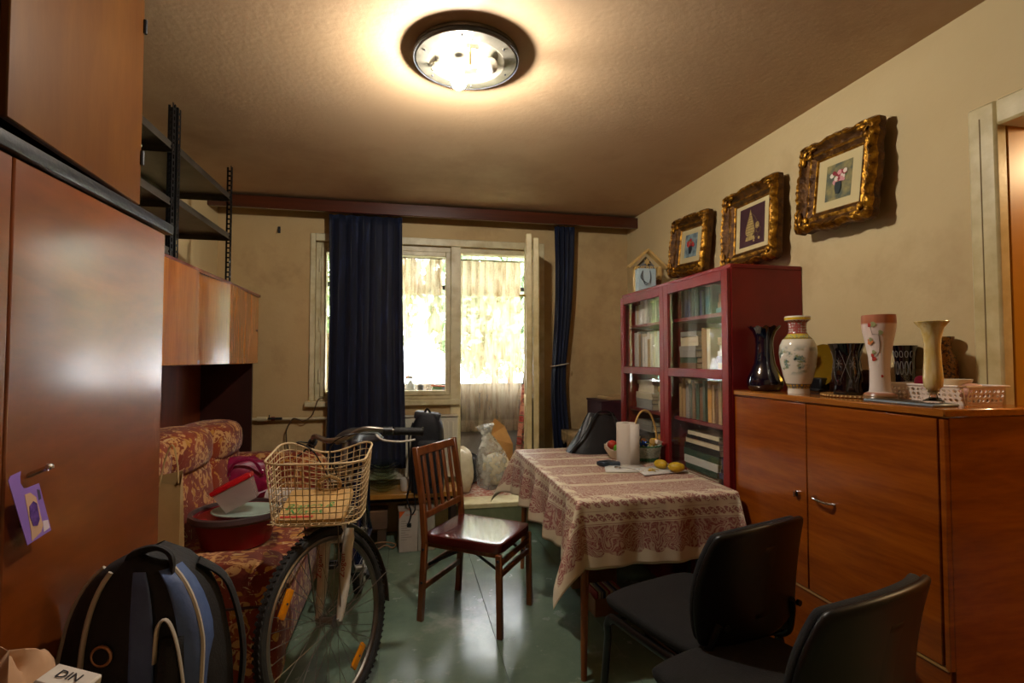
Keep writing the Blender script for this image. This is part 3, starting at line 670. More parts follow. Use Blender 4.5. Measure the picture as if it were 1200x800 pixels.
# frame
ht = axp + axd * .07; hb = axp + axd * .02; htop = axp + axd * .24; bb = Vector((0, .48, .30)); sc_ = Vector((0, .665, .80)); ra = Vector((0, .945, .348))
frm = MB().tube([hb, htop], .021, 12).build('frame', m_navyf, bike)
for nm, pts, r in (('down_tube', [ht, bb], .019), ('top_tube', [axp + axd * .17, bb + (sc_ - bb) * .45], .017), ('seat_tube', [bb, sc_], .017)): MB().tube(pts, r, 12).build(nm, m_navyf, frm)
for s_ in (-1, 1):
    MB().tube([bb + Vector((s_ * .03, 0, 0)), ra + Vector((s_ * .06, 0, 0))], .010, 8).build('chain_stay', m_navyf, frm)
    MB().tube([bb + (sc_ - bb) * .85 + Vector((s_ * .018, 0, 0)), ra + Vector((s_ * .06, 0, 0))], .009, 8).build('seat_stay', m_navyf, frm)
MB().tube([sc_, sc_ + (sc_ - bb).normalized() * .1], .013, 10).build('seat_post', m_steel2, bike)
m_sad = mat('grey_black_saddle', '#26242a', .4)
sdl = MB().grid(lambda u, v_: ((u - .5) * 2 * (.028 + .10 * min(1, max(0, (v_ - .35) / .45)) ** 1.3) * (1 if v_ < .97 else .8), .52 + .27 * v_, .925 + .015 * v_ - .055 * abs(2 * u - 1) ** 2.5 + .02 * math.sin(math.pi * v_ * .5) - (.02 if v_ < .05 or v_ > .95 else 0)), 16, 18)
sdl.build('saddle', m_sad, bike, solid=.02)
# crank and pedals
ck = MB().tube([bb + Vector((-.06, 0, 0)), bb + Vector((.07, 0, 0))], .018, 12).tube([bb + Vector((.058, 0, 0)), bb + Vector((.062, 0, 0))], .085, 24).build('crankset', m_steel2, bike)
for s_, dv in ((1, Vector((0, -.155, .03))), (-1, Vector((0, .155, -.03)))):
    a = bb + Vector((s_ * .07, 0, 0)); MB().tube([a, a + dv], [.012, .008], 8).build('crank_arm', m_steel2, ck)
    c = a + dv + Vector((s_ * .055, 0, 0)); MB().box(c + Vector((0, .032, 0)), (.09, .012, .022), None, .003).box(c - Vector((0, .032, 0)), (.09, .012, .022), None, .003).box(c + Vector((.04, 0, 0)), (.01, .06, .02)).box(c - Vector((.04, 0, 0)), (.01, .06, .02)).tube([a + dv, c], .006, 8).build('pedal', m_black, ck)
# handlebar (turned with the fork)
st_top = axp + axd * .385
MB().tube([htop, st_top, st_top + Vector((0, -.05, .015))], .014, 10, M=STM).build('stem', m_steel2, bike)
hc = st_top + Vector((0, -.05, .015))
hp = smoothpath([hc + Vector(p) for p in ((-.30, .17, -.025), (-.22, .10, .0), (-.13, .02, .035), (-.05, 0, .01), (.05, 0, .01), (.13, .02, .035), (.22, .10, .0), (.30, .17, -.025))], 6)
hb_ = MB().tube(hp, .0115, 10, M=STM).build('handlebar', m_steel2, bike)
for s_ in (-1, 1):
    a = hc + Vector((s_ * .315, .182, -.028)); b = hc + Vector((s_ * .215, .094, .002)); d_ = (b - a)
    MB().tube([a, a + d_ * .04, a + d_ * .06, a + d_ * .92, a + d_ * .95], [.018, .021, .017, .017, .021], 12, M=STM).build('grip', m_grip, hb_)
    c = b + d_ * .16; MB().tube([b, c + d_ * .12], [.019, .019], 12, M=STM).build('twist_shifter', m_black, hb_)
    MB().tube(smoothpath([c + d_ * .25 + Vector((0, -.02, -.012)), c + Vector((s_ * .01, -.05, -.03)), c + Vector((s_ * .07, -.02, -.05)), c + Vector((s_ * .12, .02, -.055))], 5), .006, 8, M=STM, flat=.7).build('brake_lever', mat('silver_lever', '#b9b4aa', .35, .7) if s_ > 0 else m_black, hb_)
    MB().tube(smoothpath([c + d_ * .3 + Vector((0, -.02, -.01)), hc + Vector((s_ * .13, -.09, .03)), hc + Vector((s_ * .04, -.10, -.02)), axp + axd * .2 + Vector((s_ * .02, -.03, 0))], 6), .0028, 6, M=STM).build('cable', m_black, hb_)
# wire basket in front of the handlebar
m_wire = mat('cream_coated_wire', '#d9bf93', .4)
bc = Vector((-.335 - bx, 2.145 - by, 0))
bk_t, bk_b = .965, .735
def rrect(t, hw, hd, rf=.10, rb=.05):
    """point on a rounded rectangle, t 0..1 by length, starting at the front middle going +x"""
    segs = [('l', (0, -hd), (hw - rf, -hd)), ('a', (hw - rf, -hd + rf), rf, -90, 0), ('l', (hw, -hd + rf), (hw, hd - rb)), ('a', (hw - rb, hd - rb), rb, 0, 90), ('l', (hw - rb, hd), (-hw + rb, hd)), ('a', (-hw + rb, hd - rb), rb, 90, 180), ('l', (-hw, hd - rb), (-hw, -hd + rf)), ('a', (-hw + rf, -hd + rf), rf, 180, 270), ('l', (-hw + rf, -hd), (0, -hd))]
    Ls = [math.dist(q[1], q[2]) if q[0] == 'l' else q[2] * math.pi / 2 for q in segs]; L = t % 1.0 * sum(Ls)
    for q, l in zip(segs, Ls):
        if L <= l + 1e-9:
            k = L / max(l, 1e-9)
            if q[0] == 'l': return (q[1][0] + (q[2][0] - q[1][0]) * k, q[1][1] + (q[2][1] - q[1][1]) * k)
            a = R(q[3] + (q[4] - q[3]) * k); return (q[1][0] + q[2] * math.cos(a), q[1][1] + q[2] * math.sin(a))
        L -= l
    return (0, -hd)
BYAW = Matrix.Rotation(R(-6), 3, 'Z')
def bpt(t, v_):
    hw, hd = .165 + .022 * v_, .118 + .018 * v_; x, y = rrect(t, hw, hd); rise = max(0, (y + hd) / (2 * hd) - .3) / .7
    z = bk_b + (bk_t - bk_b) * v_ + v_ * (.04 * rise - (.045 * math.cos(x / hw * math.pi / 2) ** 2 if y > hd * .9 else 0))
    return bc + BYAW @ Vector((x, y, 0)) + Vector((0, 0, z))
bsk = MB().tube([bpt(i / 80, 1) for i in range(80)], .0042, 8, True).build('basket', m_wire, bike)
for k in range(10): MB().tube([bpt(i / 56, k / 10) for i in range(56)], .0018 if k else .0036, 6, True).build('wire', m_wire, bsk)
for k in range(44): MB().tube([bpt(k / 44, 0), bpt(k / 44, 1)], .0018 if k % 11 else .003, 6).build('wire', m_wire, bsk)
for i in range(1, 12): x = -.165 + .33 * i / 12; MB().tube([bc + BYAW @ Vector((x, -.112, 0)) + Vector((0, 0, bk_b)), bc + BYAW @ Vector((x, .116, 0)) + Vector((0, 0, bk_b))], .0018, 6).build('wire', m_wire, bsk)
for i in range(1, 8): y = -.118 + .236 * i / 8; MB().tube([bc + BYAW @ Vector((-.163, y, 0)) + Vector((0, 0, bk_b)), bc + BYAW @ Vector((.163, y, 0)) + Vector((0, 0, bk_b))], .0018, 6).build('wire', m_wire, bsk)
MB().tube([axp + axd * .10 + Vector((0, -.02, 0)), bc + Vector((.05, .09, bk_b - .004))], .005, 8).tube([STM @ (fa + Vector((.058, 0, 0))), bc + Vector((.07, 0, bk_b - .003))], .003, 6).tube([STM @ (fa + Vector((-.058, 0, 0))), bc + Vector((-.05, -.03, bk_b - .003))], .003, 6).build('basket_bracket', m_steel2, bike)
# paper bag lying in the basket
kb2 = thing('paper_bag', 'tan paper bag with green and red lettering lying in the bike basket', 'bag'); kb2.matrix_world = Matrix.Translation((bx + bc.x - .012, by + bc.y - .012, bk_b + .004)) @ Matrix.Rotation(R(-6), 4, 'Z') @ Matrix.Rotation(R(20), 4, 'X')
MB().box((0, .03, .022), (.25, .20, .036), bev=.012, seg=2).build('bag_body', mat('tan_paper', '#cfa768', .7, col2='#b98f52', scale=7, bump=.3, bscale=14), kb2)
for s_ in (-1, 1): MB().tube(smoothpath([(.035 * s_ + .03, .12, .035), (.042 * s_ + .03, .125, .075), (.03, .125, .10)], 5), .007, 6).build('handle', m_kraft, kb2)
m_gink = mat('green_ink', '#14843a', .5); m_rink = mat('red_ink', '#c0302a', .5)
text('Bianco &', .05, .0003, m_gink, 'lettering', kb2, (-.02, .01, .0405), (0, 0, R(4)), shear=.35)
text('Nimes', .05, .0003, m_gink, 'lettering', kb2, (-.03, -.027, .0405), (0, 0, R(4)), shear=.35)
MB().box((-.05, -.055, .0405), (.12, .010, .0012)).build('red_stripe', m_rink, kb2)
# ================================================================ ceiling lamp
lp = thing('ceiling_lamp', 'round chrome ceiling lamp base with bare bulbs, its shade missing', 'lamp', (.222, 1.975, ZC))
m_mirror = mat('polished_aluminium', '#8d877a', .3, .8, col2='#6f695c', scale=12)
MB().lathe([(0, -.004), (.125, -.004), (.135, -.012), (.145, -.03), (.150, -.034), (.196, -.030), (.204, -.022), (.206, -.002), (.0, 0)], 48).build('base_plate', m_mirror, lp)
MB().lathe([(.198, -.022), (.206, -.030), (.209, -.022), (.206, -.014)], 48, ring=True).build('rim', m_dark, lp)
bulb_prof = [(.0, -.105), (.012, -.103), (.024, -.094), (.030, -.080), (.029, -.066), (.021, -.048), (.0145, -.034), (.0135, -.026), (0, -.024)]
def socket(x, y, rot):
    s_ = MB().tube([(0, 0, .0), (0, 0, -.028)], .018, 14).tube([(0, 0, -.028), (0, 0, -.034)], .016, 14).build('socket', mat('white_ceramic', '#d8d2c4', .3), lp, loc=(x, y, -.036), rot=rot); return s_
g = G('lit_bulb'); m_lit = g.out(g.n('Emission', {'Color': (1, .94, .84, 1), 'Strength': LAMP_L}).outputs[0])
m_opal = mat('opal_glass', '#d8d6d0', .12)
s1 = socket(-.03, .0, (0, 0, 0)); b1 = MB().lathe(bulb_prof, 20).build('lit_bulb', m_lit, s1); b1.visible_shadow = True
s2 = socket(.065, .05, (R(-84), 0, R(20))); MB().lathe(bulb_prof, 20).build('unlit_bulb', m_opal, s2)
s3 = socket(-.09, .03, (0, R(75), 0)); MB().tube(arc((0, 0, -.03), .02, 0, 320, 14), .002, 6).build('wire', m_chrome, s3)
MB().box((.01, -.095, -.028), (.05, .03, .02), bev=.004).build('terminal_block', mat('terminal_white', '#d5cfc0', .5), lp)
MB().tube([(0, -.12, -.034), (.0, -.125, -.11)], .004, 8).build('threaded_rod', mat('brass_rod', '#c9b27a', .3, .9), lp)
for k in range(6):
    a = k * 1.05 + .3; MB().tube([(.172 * math.cos(a), .172 * math.sin(a), -.030), (.172 * math.cos(a), .172 * math.sin(a), -.036)], .004, 8).build('screw', m_dark, lp)
MB().tube(smoothpath([(-.09, .03, -.04), (-.05, .07, -.06), (.02, .06, -.045), (.07, .02, -.05), (.02, -.04, -.045)], 6), .0025, 6).build('wire', m_dark, lp)

# ================================================================ red bookcase
m_redp = mat('red_lacquer', '#800d0e', .45, col2='#700a0b', scale=4)
m_redi = mat('red_inside', '#6b1013', .5)
X0, BY0, BY1, BZ = 1.50, 2.152, 3.392, 1.804
bc_ = thing('red_bookcase', 'red lacquered bookcase with two glazed doors full of books', 'bookcase', (X0, BY0, 0))
W_ = BY1 - BY0; D_ = XR - .004 - X0
MB().b2((0, 0, 0), (D_, .02, BZ - .02)).build('side_panel', m_redp, bc_); MB().b2((0, W_ - .02, 0), (D_, W_, BZ - .02)).build('side_panel', m_redp, bc_)
MB().b2((-.006, -.002, BZ - .02), (D_, W_ + .002, BZ), .003).build('top', m_redp, bc_)
MB().b2((D_ - .006, .02, 0), (D_, W_ - .02, BZ - .02)).build('back_panel', m_redi, bc_)
MB().b2((.012, W_ / 2 - .01, .06), (D_ - .006, W_ / 2 + .01, BZ - .02)).build('divider', m_redi, bc_)
SH = [.10, .42, .72, 1.02, 1.30, 1.585]
for z in SH:
    for a, b in ((.02, W_ / 2 - .01), (W_ / 2 + .01, W_ - .02)): MB().b2((.035, a, z - .018), (D_ - .006, b, z)).build('shelf', m_redi, bc_)
MB().b2((.03, .02, 0), (.05, W_ - .02, .08)).build('plinth', m_redp, bc_)
for a, b, ky in ((.004, W_ / 2 - .002, 1), (W_ / 2 + .002, W_ - .004, -1)):
    d_ = MB().b2((-.022, a, .08), (-.001, a + .048, BZ - .024), .002).b2((-.022, b - .048, .08), (-.001, b, BZ - .024), .002).b2((-.022, a + .048, BZ - .074), (-.001, b - .048, BZ - .024), .002).b2((-.022, a + .048, .08), (-.001, b - .048, .14), .002).b2((-.022, a + .048, 1.255), (-.001, b - .048, 1.30), .002).build('door', m_redp, bc_)
    for z0, z1 in ((.14, 1.255), (1.30, BZ - .074)): MB().b2((-.013, a + .048, z0), (-.009, b - .048, z1)).build('pane', m_bpane, d_)
    ky_ = b - .022 if ky > 0 else a + .022
    MB().tube([(-.022, ky_, .86), (-.036, ky_, .86), (-.037, ky_, .86), (-.048, ky_, .86)], [.005, .005, .011, .009], 10).build('knob', m_redp, d_)
# books
PAL = [('cream', '#cdbf9c'), ('white', '#d4cfc2'), ('brown', '#6a4527'), ('dark green', '#2f4a38'), ('navy blue', '#23304f'), ('grey', '#8b877d'), ('red', '#9b2a22'), ('ochre', '#b98b3c'), ('black', '#1d1b1a'), ('tan', '#a9895c'), ('teal', '#3d6d70')]
BM = {n: mat('book_cloth_' + n.replace(' ', '_'), c, .6, col2=c, bump=.1, bscale=60) for n, c in PAL}
m_page = mat('book_pages', '#cfc3a2', .85, col2='#bba982', scale=90, stretch=(1, 1, .1))
SHN = {5: 'top shelf', 4: 'second shelf from top', 3: 'third shelf from top', 2: 'fourth shelf from top', 1: 'fifth shelf from top', 0: 'bottom shelf'}
def book_mesh(t, d, h, m):
    """spine towards -X; thickness along Y, height Z, depth X"""
    c = .0025
    return MB().b2((0, 0, 0), (d, c, h)).b2((0, t - c, 0), (d, t, h)).b2((0, c, 0), (c, t - c, h)).b2((c, c, .004), (d - .006, t - c, h - .004), 0, 1).mesh('book', [m, m_page], 0)
rb = random.Random(21)
BOOKS = []
def book(y, z, t, d, h, cn, half, si, pose, x=None, rot=(0, 0, 0)):
    o = ob('book', book_mesh(t, d, h, BM[cn]), None, (X0 + .05 + (rb.uniform(0, .02) if x is None else x), BY0 + y, z), rot)
    w_ = {'s': 'standing', 'f': 'lying flat', 'l': 'leaning'}[pose]
    tag(o, 'book', 'book', 'books in the red bookcase'); BOOKS.append((o, cn, w_, si, half, y, z)); return o
def row(y0, y1, si, half, hmax, hmin, names):
    y = y0
    while y < y1 - .03:
        t = rb.uniform(.014, .034); h = rb.uniform(hmin, hmax)
        book(y, SH[si], t, rb.uniform(.13, .2), h, rb.choice(names), half, si, 's'); y += t + .0012
    return y
def stack(y0, wd, si, half, zmax, names, flip=True):
    z = SH[si]
    while 1:
        t = rb.uniform(.018, .042)
        if z + t > zmax: break
        w_ = wd * rb.uniform(.85, 1.0)          # spine visible: book lies on its side, spine facing the door
        cn = rb.choice(names)
        book(y0 + w_, z, t, rb.uniform(.14, .2), w_, cn, half, si, 'f', rot=(R(90), 0, 0)); z += t + .0008
H_ = W_ / 2
allc = [n for n, _ in PAL]
# right half (nearer the camera) y .02 .. H_-.01 ; left half beyond
row(.26, .40, 5, 'right', .17, .13, ['navy blue', 'teal', 'ochre', 'dark green']); row(.41, .59, 5, 'right', .18, .14, ['black', 'navy blue', 'dark green', 'brown'])
stack(.03, .20, 5, 'right', 1.70, ['brown', 'tan', 'red', 'teal'])
stack(.035, .19, 4, 'right', 1.50, ['cream', 'tan', 'brown', 'navy blue', 'ochre', 'dark green']); stack(.40, .19, 4, 'right', 1.52, ['cream', 'brown', 'grey', 'dark green', 'tan'])
row(.26, .375, 4, 'right', .23, .20, ['white', 'cream', 'tan'])
row(.17, .585, 3, 'right', .225, .17, ['cream', 'tan', 'brown', 'grey', 'dark green', 'tan', 'ochre'])
o = book(.035, SH[3] + .002, .012, .16, .215, 'red', 'right', 3, 'l', rot=(R(-14), 0, 0))
stack(.22, .34, 2, 'right', .95, ['white', 'grey', 'black', 'dark green', 'cream']); stack(.035, .17, 2, 'right', .88, ['black', 'grey', 'navy blue'])
stack(.06, .24, 1, 'right', .62, allc); stack(.34, .24, 1, 'right', .66, allc); row(.03, .55, 0, 'right', .28, .2, allc)
row(H_ + .02, H_ + .58, 5, 'left', .18, .13, ['cream', 'white', 'grey', 'brown']); row(H_ + .02, H_ + .57, 4, 'left', .24, .18, ['cream', 'white', 'tan', 'grey'])
stack(H_ + .03, .2, 3, 'left', 1.22, ['tan', 'cream', 'ochre', 'white']); stack(H_ + .30, .25, 3, 'left', 1.23, ['white', 'cream', 'grey', 'teal'])
stack(H_ + .30, .26, 2, 'left', .96, ['grey', 'navy blue', 'white', 'black']); stack(H_ + .03, .22, 2, 'left', .90, ['ochre', 'cream', 'tan'])
stack(H_ + .1, .26, 1, 'left', .62, allc)
for key in {b[1:5] for b in BOOKS}:
    grp = sorted([b for b in BOOKS if b[1:5] == key], key=lambda b: (-round(b[5], 1), -b[6]) if key[1] == 'lying flat' else -b[5])
    for k, b in enumerate(grp):
        cn, w_, si, half = key; nth = '' if len(grp) == 1 else (ORD[k] + ' ' if w_ == 'lying flat' else ('leftmost ' if k == 0 else ORD[k] + ' '))
        b[0]['label'] = '%s%s book %s%s on %s, red bookcase %s half' % (nth, cn, '' if not nth or k == 0 else ('from top ' if w_ == 'lying flat' else 'from left '), w_, ['bottom shelf', 'fifth shelf', 'fourth shelf', 'third shelf', 'second shelf', 'top shelf'][si], half)
yb = tag(MB().b2((0, 0, 0), (.10, .17, .29), .004).b2((-.002, .02, .05), (0, .15, .24)).build('yellow_file_box', mat('yellow_card', '#d8c763', .6), loc=(X0 + .06, BY0 + H_ + .03, SH[1])), 'pale yellow file box low behind the left bookcase door', 'box')

# on top of the bookcase: wooden house sign + pale blue gift bag
hs = thing('house_ornament', 'small wooden house ornament with the word MERRY on the bookcase', 'ornament', (1.635, 3.285, BZ), 0)
m_ply = mat('pale_plywood', '#cfae6e', .6, col2='#bd9856', scale=8)
for s_ in (-1, 1):
    MB().box((s_ * .07, 0, .245), (.19, .05, .016), (0, R(41 * s_), 0), .002).build('roof_board', m_ply, hs)
    MB().box((s_ * .088, 0, .095), (.022, .04, .19), None, .002).build('post', m_ply, hs)
MB().box((0, .015, .01), (.2, .03, .02), bev=.002).build('base', m_ply, hs)
MB().prism([(-.08, .10), (.08, .10), (.08, .185), (0, .265), (-.08, .185)], .003, Matrix.Translation((0, .022, 0)) @ Matrix.Rotation(R(90), 4, 'X')).build('back_board', mat('grey_back_card', '#77756f', .7), hs)
text('MERRY', .048, .003, m_ply, 'lettering', hs, (.0, -.006, .175), (R(90), 0, 0))
star = [(math.cos(R(90 + 30 * k)) * (.026 if k % 2 == 0 else .013), .225 + math.sin(R(90 + 30 * k)) * (.026 if k % 2 == 0 else .013)) for k in range(12)]
MB().prism(star, .004, Matrix.Translation((0, .005, 0)) @ Matrix.Rotation(R(90), 4, 'X')).build('star', m_ply, hs)
tag(MB().lathe([(0, 0), (.018, 0), (.022, .03), (.016, .07), (.02, .09), (0, .1)], 14).build('figurine', mat('brown_clay', '#7a4a20', .6), loc=(1.70, 3.25, BZ)), 'small brown clay figurine beside the pale blue gift bag', 'figurine')
gb = thing('gift_bag', 'pale blue paper gift bag on the red bookcase corner', 'gift bag', (1.575, 3.19, BZ), -6)
MB().b2((-.062, -.03, 0), (.062, .03, .155), .003).build('bag_body', mat('pale_blue_paper', '#a9bcc0', .6), gb)
for k in (0, 1): MB().tube(smoothpath([(-.03, -.031, .14), (-.036 - .01 * k, -.038, .09), (-.015 + .01 * k, -.04, .045 + .01 * k), (.012, -.04, .06), (.022, -.036, .10), (.02, -.031, .14)], 6), .0022, 6).build('cord_handle', mat('grey_cord', '#4d4f55', .7), gb)

# ================================================================ dresser with vases
m_dres = wood('dresser_veneer', '#763208', '#a3540f', (1, .7, 7), .22, 2.0, .5, coatr=.12, rvar=.1)
m_dtop = wood('dresser_top_veneer', '#82410f', '#ad6a22', (7, .7, 7), .2, 2.4, .5)
DT = 1.208; DYa, DYb = 1.19, 2.146
ds = thing('dresser', 'orange-brown veneer sideboard cabinet carrying the vases', 'sideboard', (1.5, DYa, 0))
DW = DYb - DYa; DD = XR - .004 - 1.5
MB().b2((.022, .002, .0), (DD, DW, DT - .024), .002).build('body', m_dres, ds)
MB().b2((-.004, -.006, DT - .024), (DD, DW, DT), .004).build('top', m_dtop, ds)
sy = 1.708 - DYa
d1 = MB().b2((.001, .022, .478), (.021, sy - .002, DT - .028), .002).build('door', m_dres, ds)
d2_ = MB().b2((.001, sy + .002, .478), (.021, DW - .004, DT - .028), .002).build('door', m_dres, ds)
MB().b2((.004, .002, .47), (.021, .018, DT - .028), .002).build('edge_strip', m_dres, ds)
MB().b2((.010, .01, .06), (.021, DW, .466), .002).build('drawer_front', m_dres, ds)
MB().b2((.004, .01, .466), (.021, DW, .476), .001).build('rail_strip', mat('pale_strip', '#b3844a', .5), ds)
MB().tube(smoothpath([(0, 1.665 - DYa, .84), (-.022, 1.655 - DYa, .838), (-.026, 1.62 - DYa, .836), (-.022, 1.59 - DYa, .834), (0, 1.58 - DYa, .832)], 5), .006, 8, flat=.7).build('handle', m_chrome, d1)
MB().tube([(0, 1.754 - DYa, .828), (-.01, 1.754 - DYa, .828)], .012, 14).box((-.016, 1.752 - DYa, .828), (.012, .004, .022), bev=.001).build('lock', m_chrome, d2_)
def P_(r, z): return (r, z)
m_cob = mat('cobalt_glass', '#04071c', .04, coat=1., spec=.8)
def ruff(a, r, z):
    k = max(0, (z - .255) / .045); return (r * (1 + .055 * k * math.cos(12 * a)), z + .006 * k * math.cos(12 * a + .4))
tag(MB().lathe([(0, 0), (.058, 0), (.072, .012), (.078, .035), (.074, .06), (.060, .09), (.045, .125), (.039, .17), (.037, .21), (.040, .24), (.050, .268), (.068, .29), (.066, .291), (.047, .27), (.036, .24), (.033, .2), (.035, .16), (0, .12)], 54, ruffle=ruff).build('ruffled_vase', m_cob, loc=(1.60, 2.06, DT)), 'dark cobalt glass vase with a ruffled mouth beside the red bookcase', 'vase')
# porcelain vase
g = G('painted_porcelain'); v = g.co('Object'); xyz = g.sep(v)
base = g.mix(g.step(g.noise(v, 4, 2), .4, .8), '#ddd5c4', '#cfc7b2')
land = g.math('MULTIPLY', g.math('MULTIPLY', g.step(g.noise(g.co('Object', (1, 1, 1.3), loc=(.3, .2, .5)), 17, 4, .65), .50, .58), g.math('MULTIPLY', g.step(xyz[2], .075, .10), g.step(xyz[2], .205, .165))), g.step(xyz[0], .0, -.02))
c = g.mix(land, base, g.ramp(g.noise(v, 60, 3), [(.35, '#29423c'), (.5, '#6f8a80'), (.62, '#8a8a4c'), (.7, '#7b4a3a')]))
hill = g.math('MULTIPLY', g.step(g.math('ABSOLUTE', g.math('SUBTRACT', xyz[2], .185)), .012, .004), g.step(g.noise(g.co('Object', (1, 1, .3)), 15, 2), .5, .56))
c = g.mix(g.math('MULTIPLY', hill, .5), c, '#7d8a8c')
dia = g.step(g.vor(v, 90, rnd=.3), .35, .45)
for z0, z1, ca, cb_ in ((.022, .042, '#b08a28', '#5b5a50'), (.226, .234, '#c9a72c', '#8a7a3c'), (.234, .245, '#7f9a8e', '#c9b94c'), (.245, .249, '#d0b02e', '#d0b02e'), (.249, .305, '#b9a29a', '#a5524c'), (.307, .317, '#d2b42c', '#c9a51e')):
    c = g.mix(g.math('MULTIPLY', g.math('GREATER_THAN', xyz[2], z0), g.math('LESS_THAN', xyz[2], z1)), c, g.mix(dia, ca, cb_))
m_porc = g.out(g.bsdf(col=c, rough=.12, coat=.6))
tag(MB().lathe([(0, 0), (.041, 0), (.042, .008), (.040, .018), (.044, .03), (.056, .07), (.068, .13), (.072, .17), (.069, .20), (.058, .225), (.042, .242), (.0345, .255), (.0335, .28), (.036, .296), (.049, .306), (.050, .318), (.047, .323), (.040, .321), (.030, .30), (0, .29)], 48).build('porcelain_vase', m_porc, loc=(1.605, 1.862, DT)), 'white porcelain vase painted with trees and a patterned pink neck', 'vase')
# gold plate on stand behind
pt = thing('gold_plate', 'golden display plate on a small dark stand behind the porcelain vase', 'plate', (1.845, 1.985, DT), 0)
MB().lathe([(0, 0), (.06, 0), (.095, .012), (.095, .016), (.06, .005), (0, .005)], 40, M=Matrix.Translation((0, 0, .115)) @ Matrix.Rotation(R(-82), 4, 'Y')).build('plate', mat('gold_lustre', '#a5801e', .25, .6), pt)
MB().box((-.025, 0, .03), (.05, .07, .06), bev=.006).box((-.06, 0, .006), (.03, .10, .012), bev=.003).build('stand', m_black, pt)
# woven tray, black cut glass vase
g = G('woven_straw'); v = g.co('Object'); xyz = g.sep(v)
rr = g.math('SQRT', g.math('ADD', g.math('MULTIPLY', xyz[0], xyz[0]), g.math('MULTIPLY', xyz[1], xyz[1])))
an = g.math('ARCTAN2', xyz[1], xyz[0])
wv = g.math('MULTIPLY', g.math('SINE', g.math('MULTIPLY', rr, 700.)), g.math('SINE', g.math('MULTIPLY', an, 60.)))
m_straw = g.out(g.bsdf(col=g.ramp(wv, [(.2, '#8a5a20'), (.7, '#c9a25a')]), rough=.7, nrm=g.bump(wv, .5, .004)))
tag(MB().lathe([(0, 0), (.135, 0), (.142, .004), (.14, .010), (.13, .006), (0, .005)], 48).build('woven_tray', m_straw, loc=(1.71, 1.655, DT)), 'round woven straw mat under the black cut-glass vase', 'mat')
m_blk = mat('black_amethyst_glass', '#08040a', .06, coat=1.)
m_cut = mat('engraved_lines', '#7d7872', .4)
bv = thing('cut_glass_vase', 'black cut-glass beaker vase with star engraving on the straw mat', 'vase', (1.685, 1.70, DT + .006), 10)
MB().lathe([(0, 0), (.048, 0), (.05, .008), (.046, .03), (.050, .06), (.052, .08), (.047, .105), (.044, .13), (.050, .165), (.064, .198), (.061, .198), (.045, .165), (.038, .13), (0, .02)], 40, ruffle=lambda a, r, z: (r * (1 + (.04 * math.cos(7 * a) if z < .06 else 0)), z)).build('glass_body', m_blk, bv)
def wallpt(a, z, prof=((0, .05), (.03, .046), (.06, .050), (.08, .052), (.105, .047), (.13, .044), (.165, .050), (.198, .064))):
    for (z0, r0), (z1, r1) in zip(prof[:-1], prof[1:]):
        if z0 <= z <= z1: r = r0 + (r1 - r0) * (z - z0) / (z1 - z0); break
    return (math.cos(R(a)) * (r + .0006), math.sin(R(a)) * (r + .0006), z)
for k in range(6):
    ac = 180 + k * 60; zc = .12
    mbx = MB()
    for q in range(4):
        t = q * 45; mbx.tube([wallpt(ac + 16 * math.cos(R(t)) * s_ * j / 3, zc + .022 * math.sin(R(t)) * s_ * j / 3) for s_ in (-1, 1) for j in ((3, 2, 1, 0) if s_ < 0 else (1, 2, 3))], .0008, 4)
    mbx.build('engraved_star', m_cut, bv)
    MB().tube([wallpt(ac + 8 + 44 * t, .05 + .12 * t) for t in [i / 10 for i in range(11)]], .0009, 4).build('engraved_line', m_cut, bv)
    MB().tube([wallpt(ac + 52 - 44 * t, .05 + .12 * t) for t in [i / 10 for i in range(11)]], .0009, 4).build('engraved_line', m_cut, bv)
tag(MB().lathe([(0, 0), (.028, 0), (.03, .008), (.02, .014), (.036, .03), (.046, .055), (.045, .085), (.038, .1), (.036, .1), (.042, .08), (.04, .05), (0, .03)], 30).build('brown_bowl', mat('dark_brown_glaze', '#2f1608', .2, col2='#4a2812', scale=20), loc=(1.80, 1.715, DT)), 'small dark brown glazed pot between the black and the pink vase', 'pot')
# frosted pink vase
pv = thing('frosted_vase', 'tall frosted white vase with pink rim and painted red flowers', 'vase', (1.625, 1.503, DT), 0)
g = G('frosted_opal'); v = g.co('Object'); xyz = g.sep(v)
c = g.ramp(g.math('DIVIDE', xyz[2], .30), [(0, '#5b4434'), (.05, '#8a6a44'), (.085, '#a56a50'), (.10, '#dccfc4'), (.55, '#e2d3c8'), (.88, '#d9bfb4'), (.9, '#b06a4a'), (1, '#b87458')])
m_fro = g.out(g.bsdf(col=c, rough=.3, sss=.0))
MB().lathe([(0, 0), (.050, 0), (.052, .006), (.049, .012), (.050, .016), (.046, .024), (.033, .030), (.031, .05), (.030, .1), (.033, .15), (.041, .2), (.049, .24), (.052, .27), (.051, .298), (.048, .298), (.048, .26), (.038, .2), (.027, .14), (.027, .05), (0, .035)], 40).build('glass_body', m_fro, pv)
prof_p = ((0, .05), (.03, .033), (.05, .031), (.1, .030), (.15, .033), (.2, .041), (.24, .049), (.27, .052), (.298, .051))
wp = lambda a, z: Vector(wallpt(a, z, prof_p)) 
m_rf = mat('painted_red', '#b03222', .4); m_lf = mat('painted_sage', '#8f9060', .4); m_of = mat('painted_orange', '#c87a44', .4); m_st = mat('painted_stem', '#5a4030', .5)
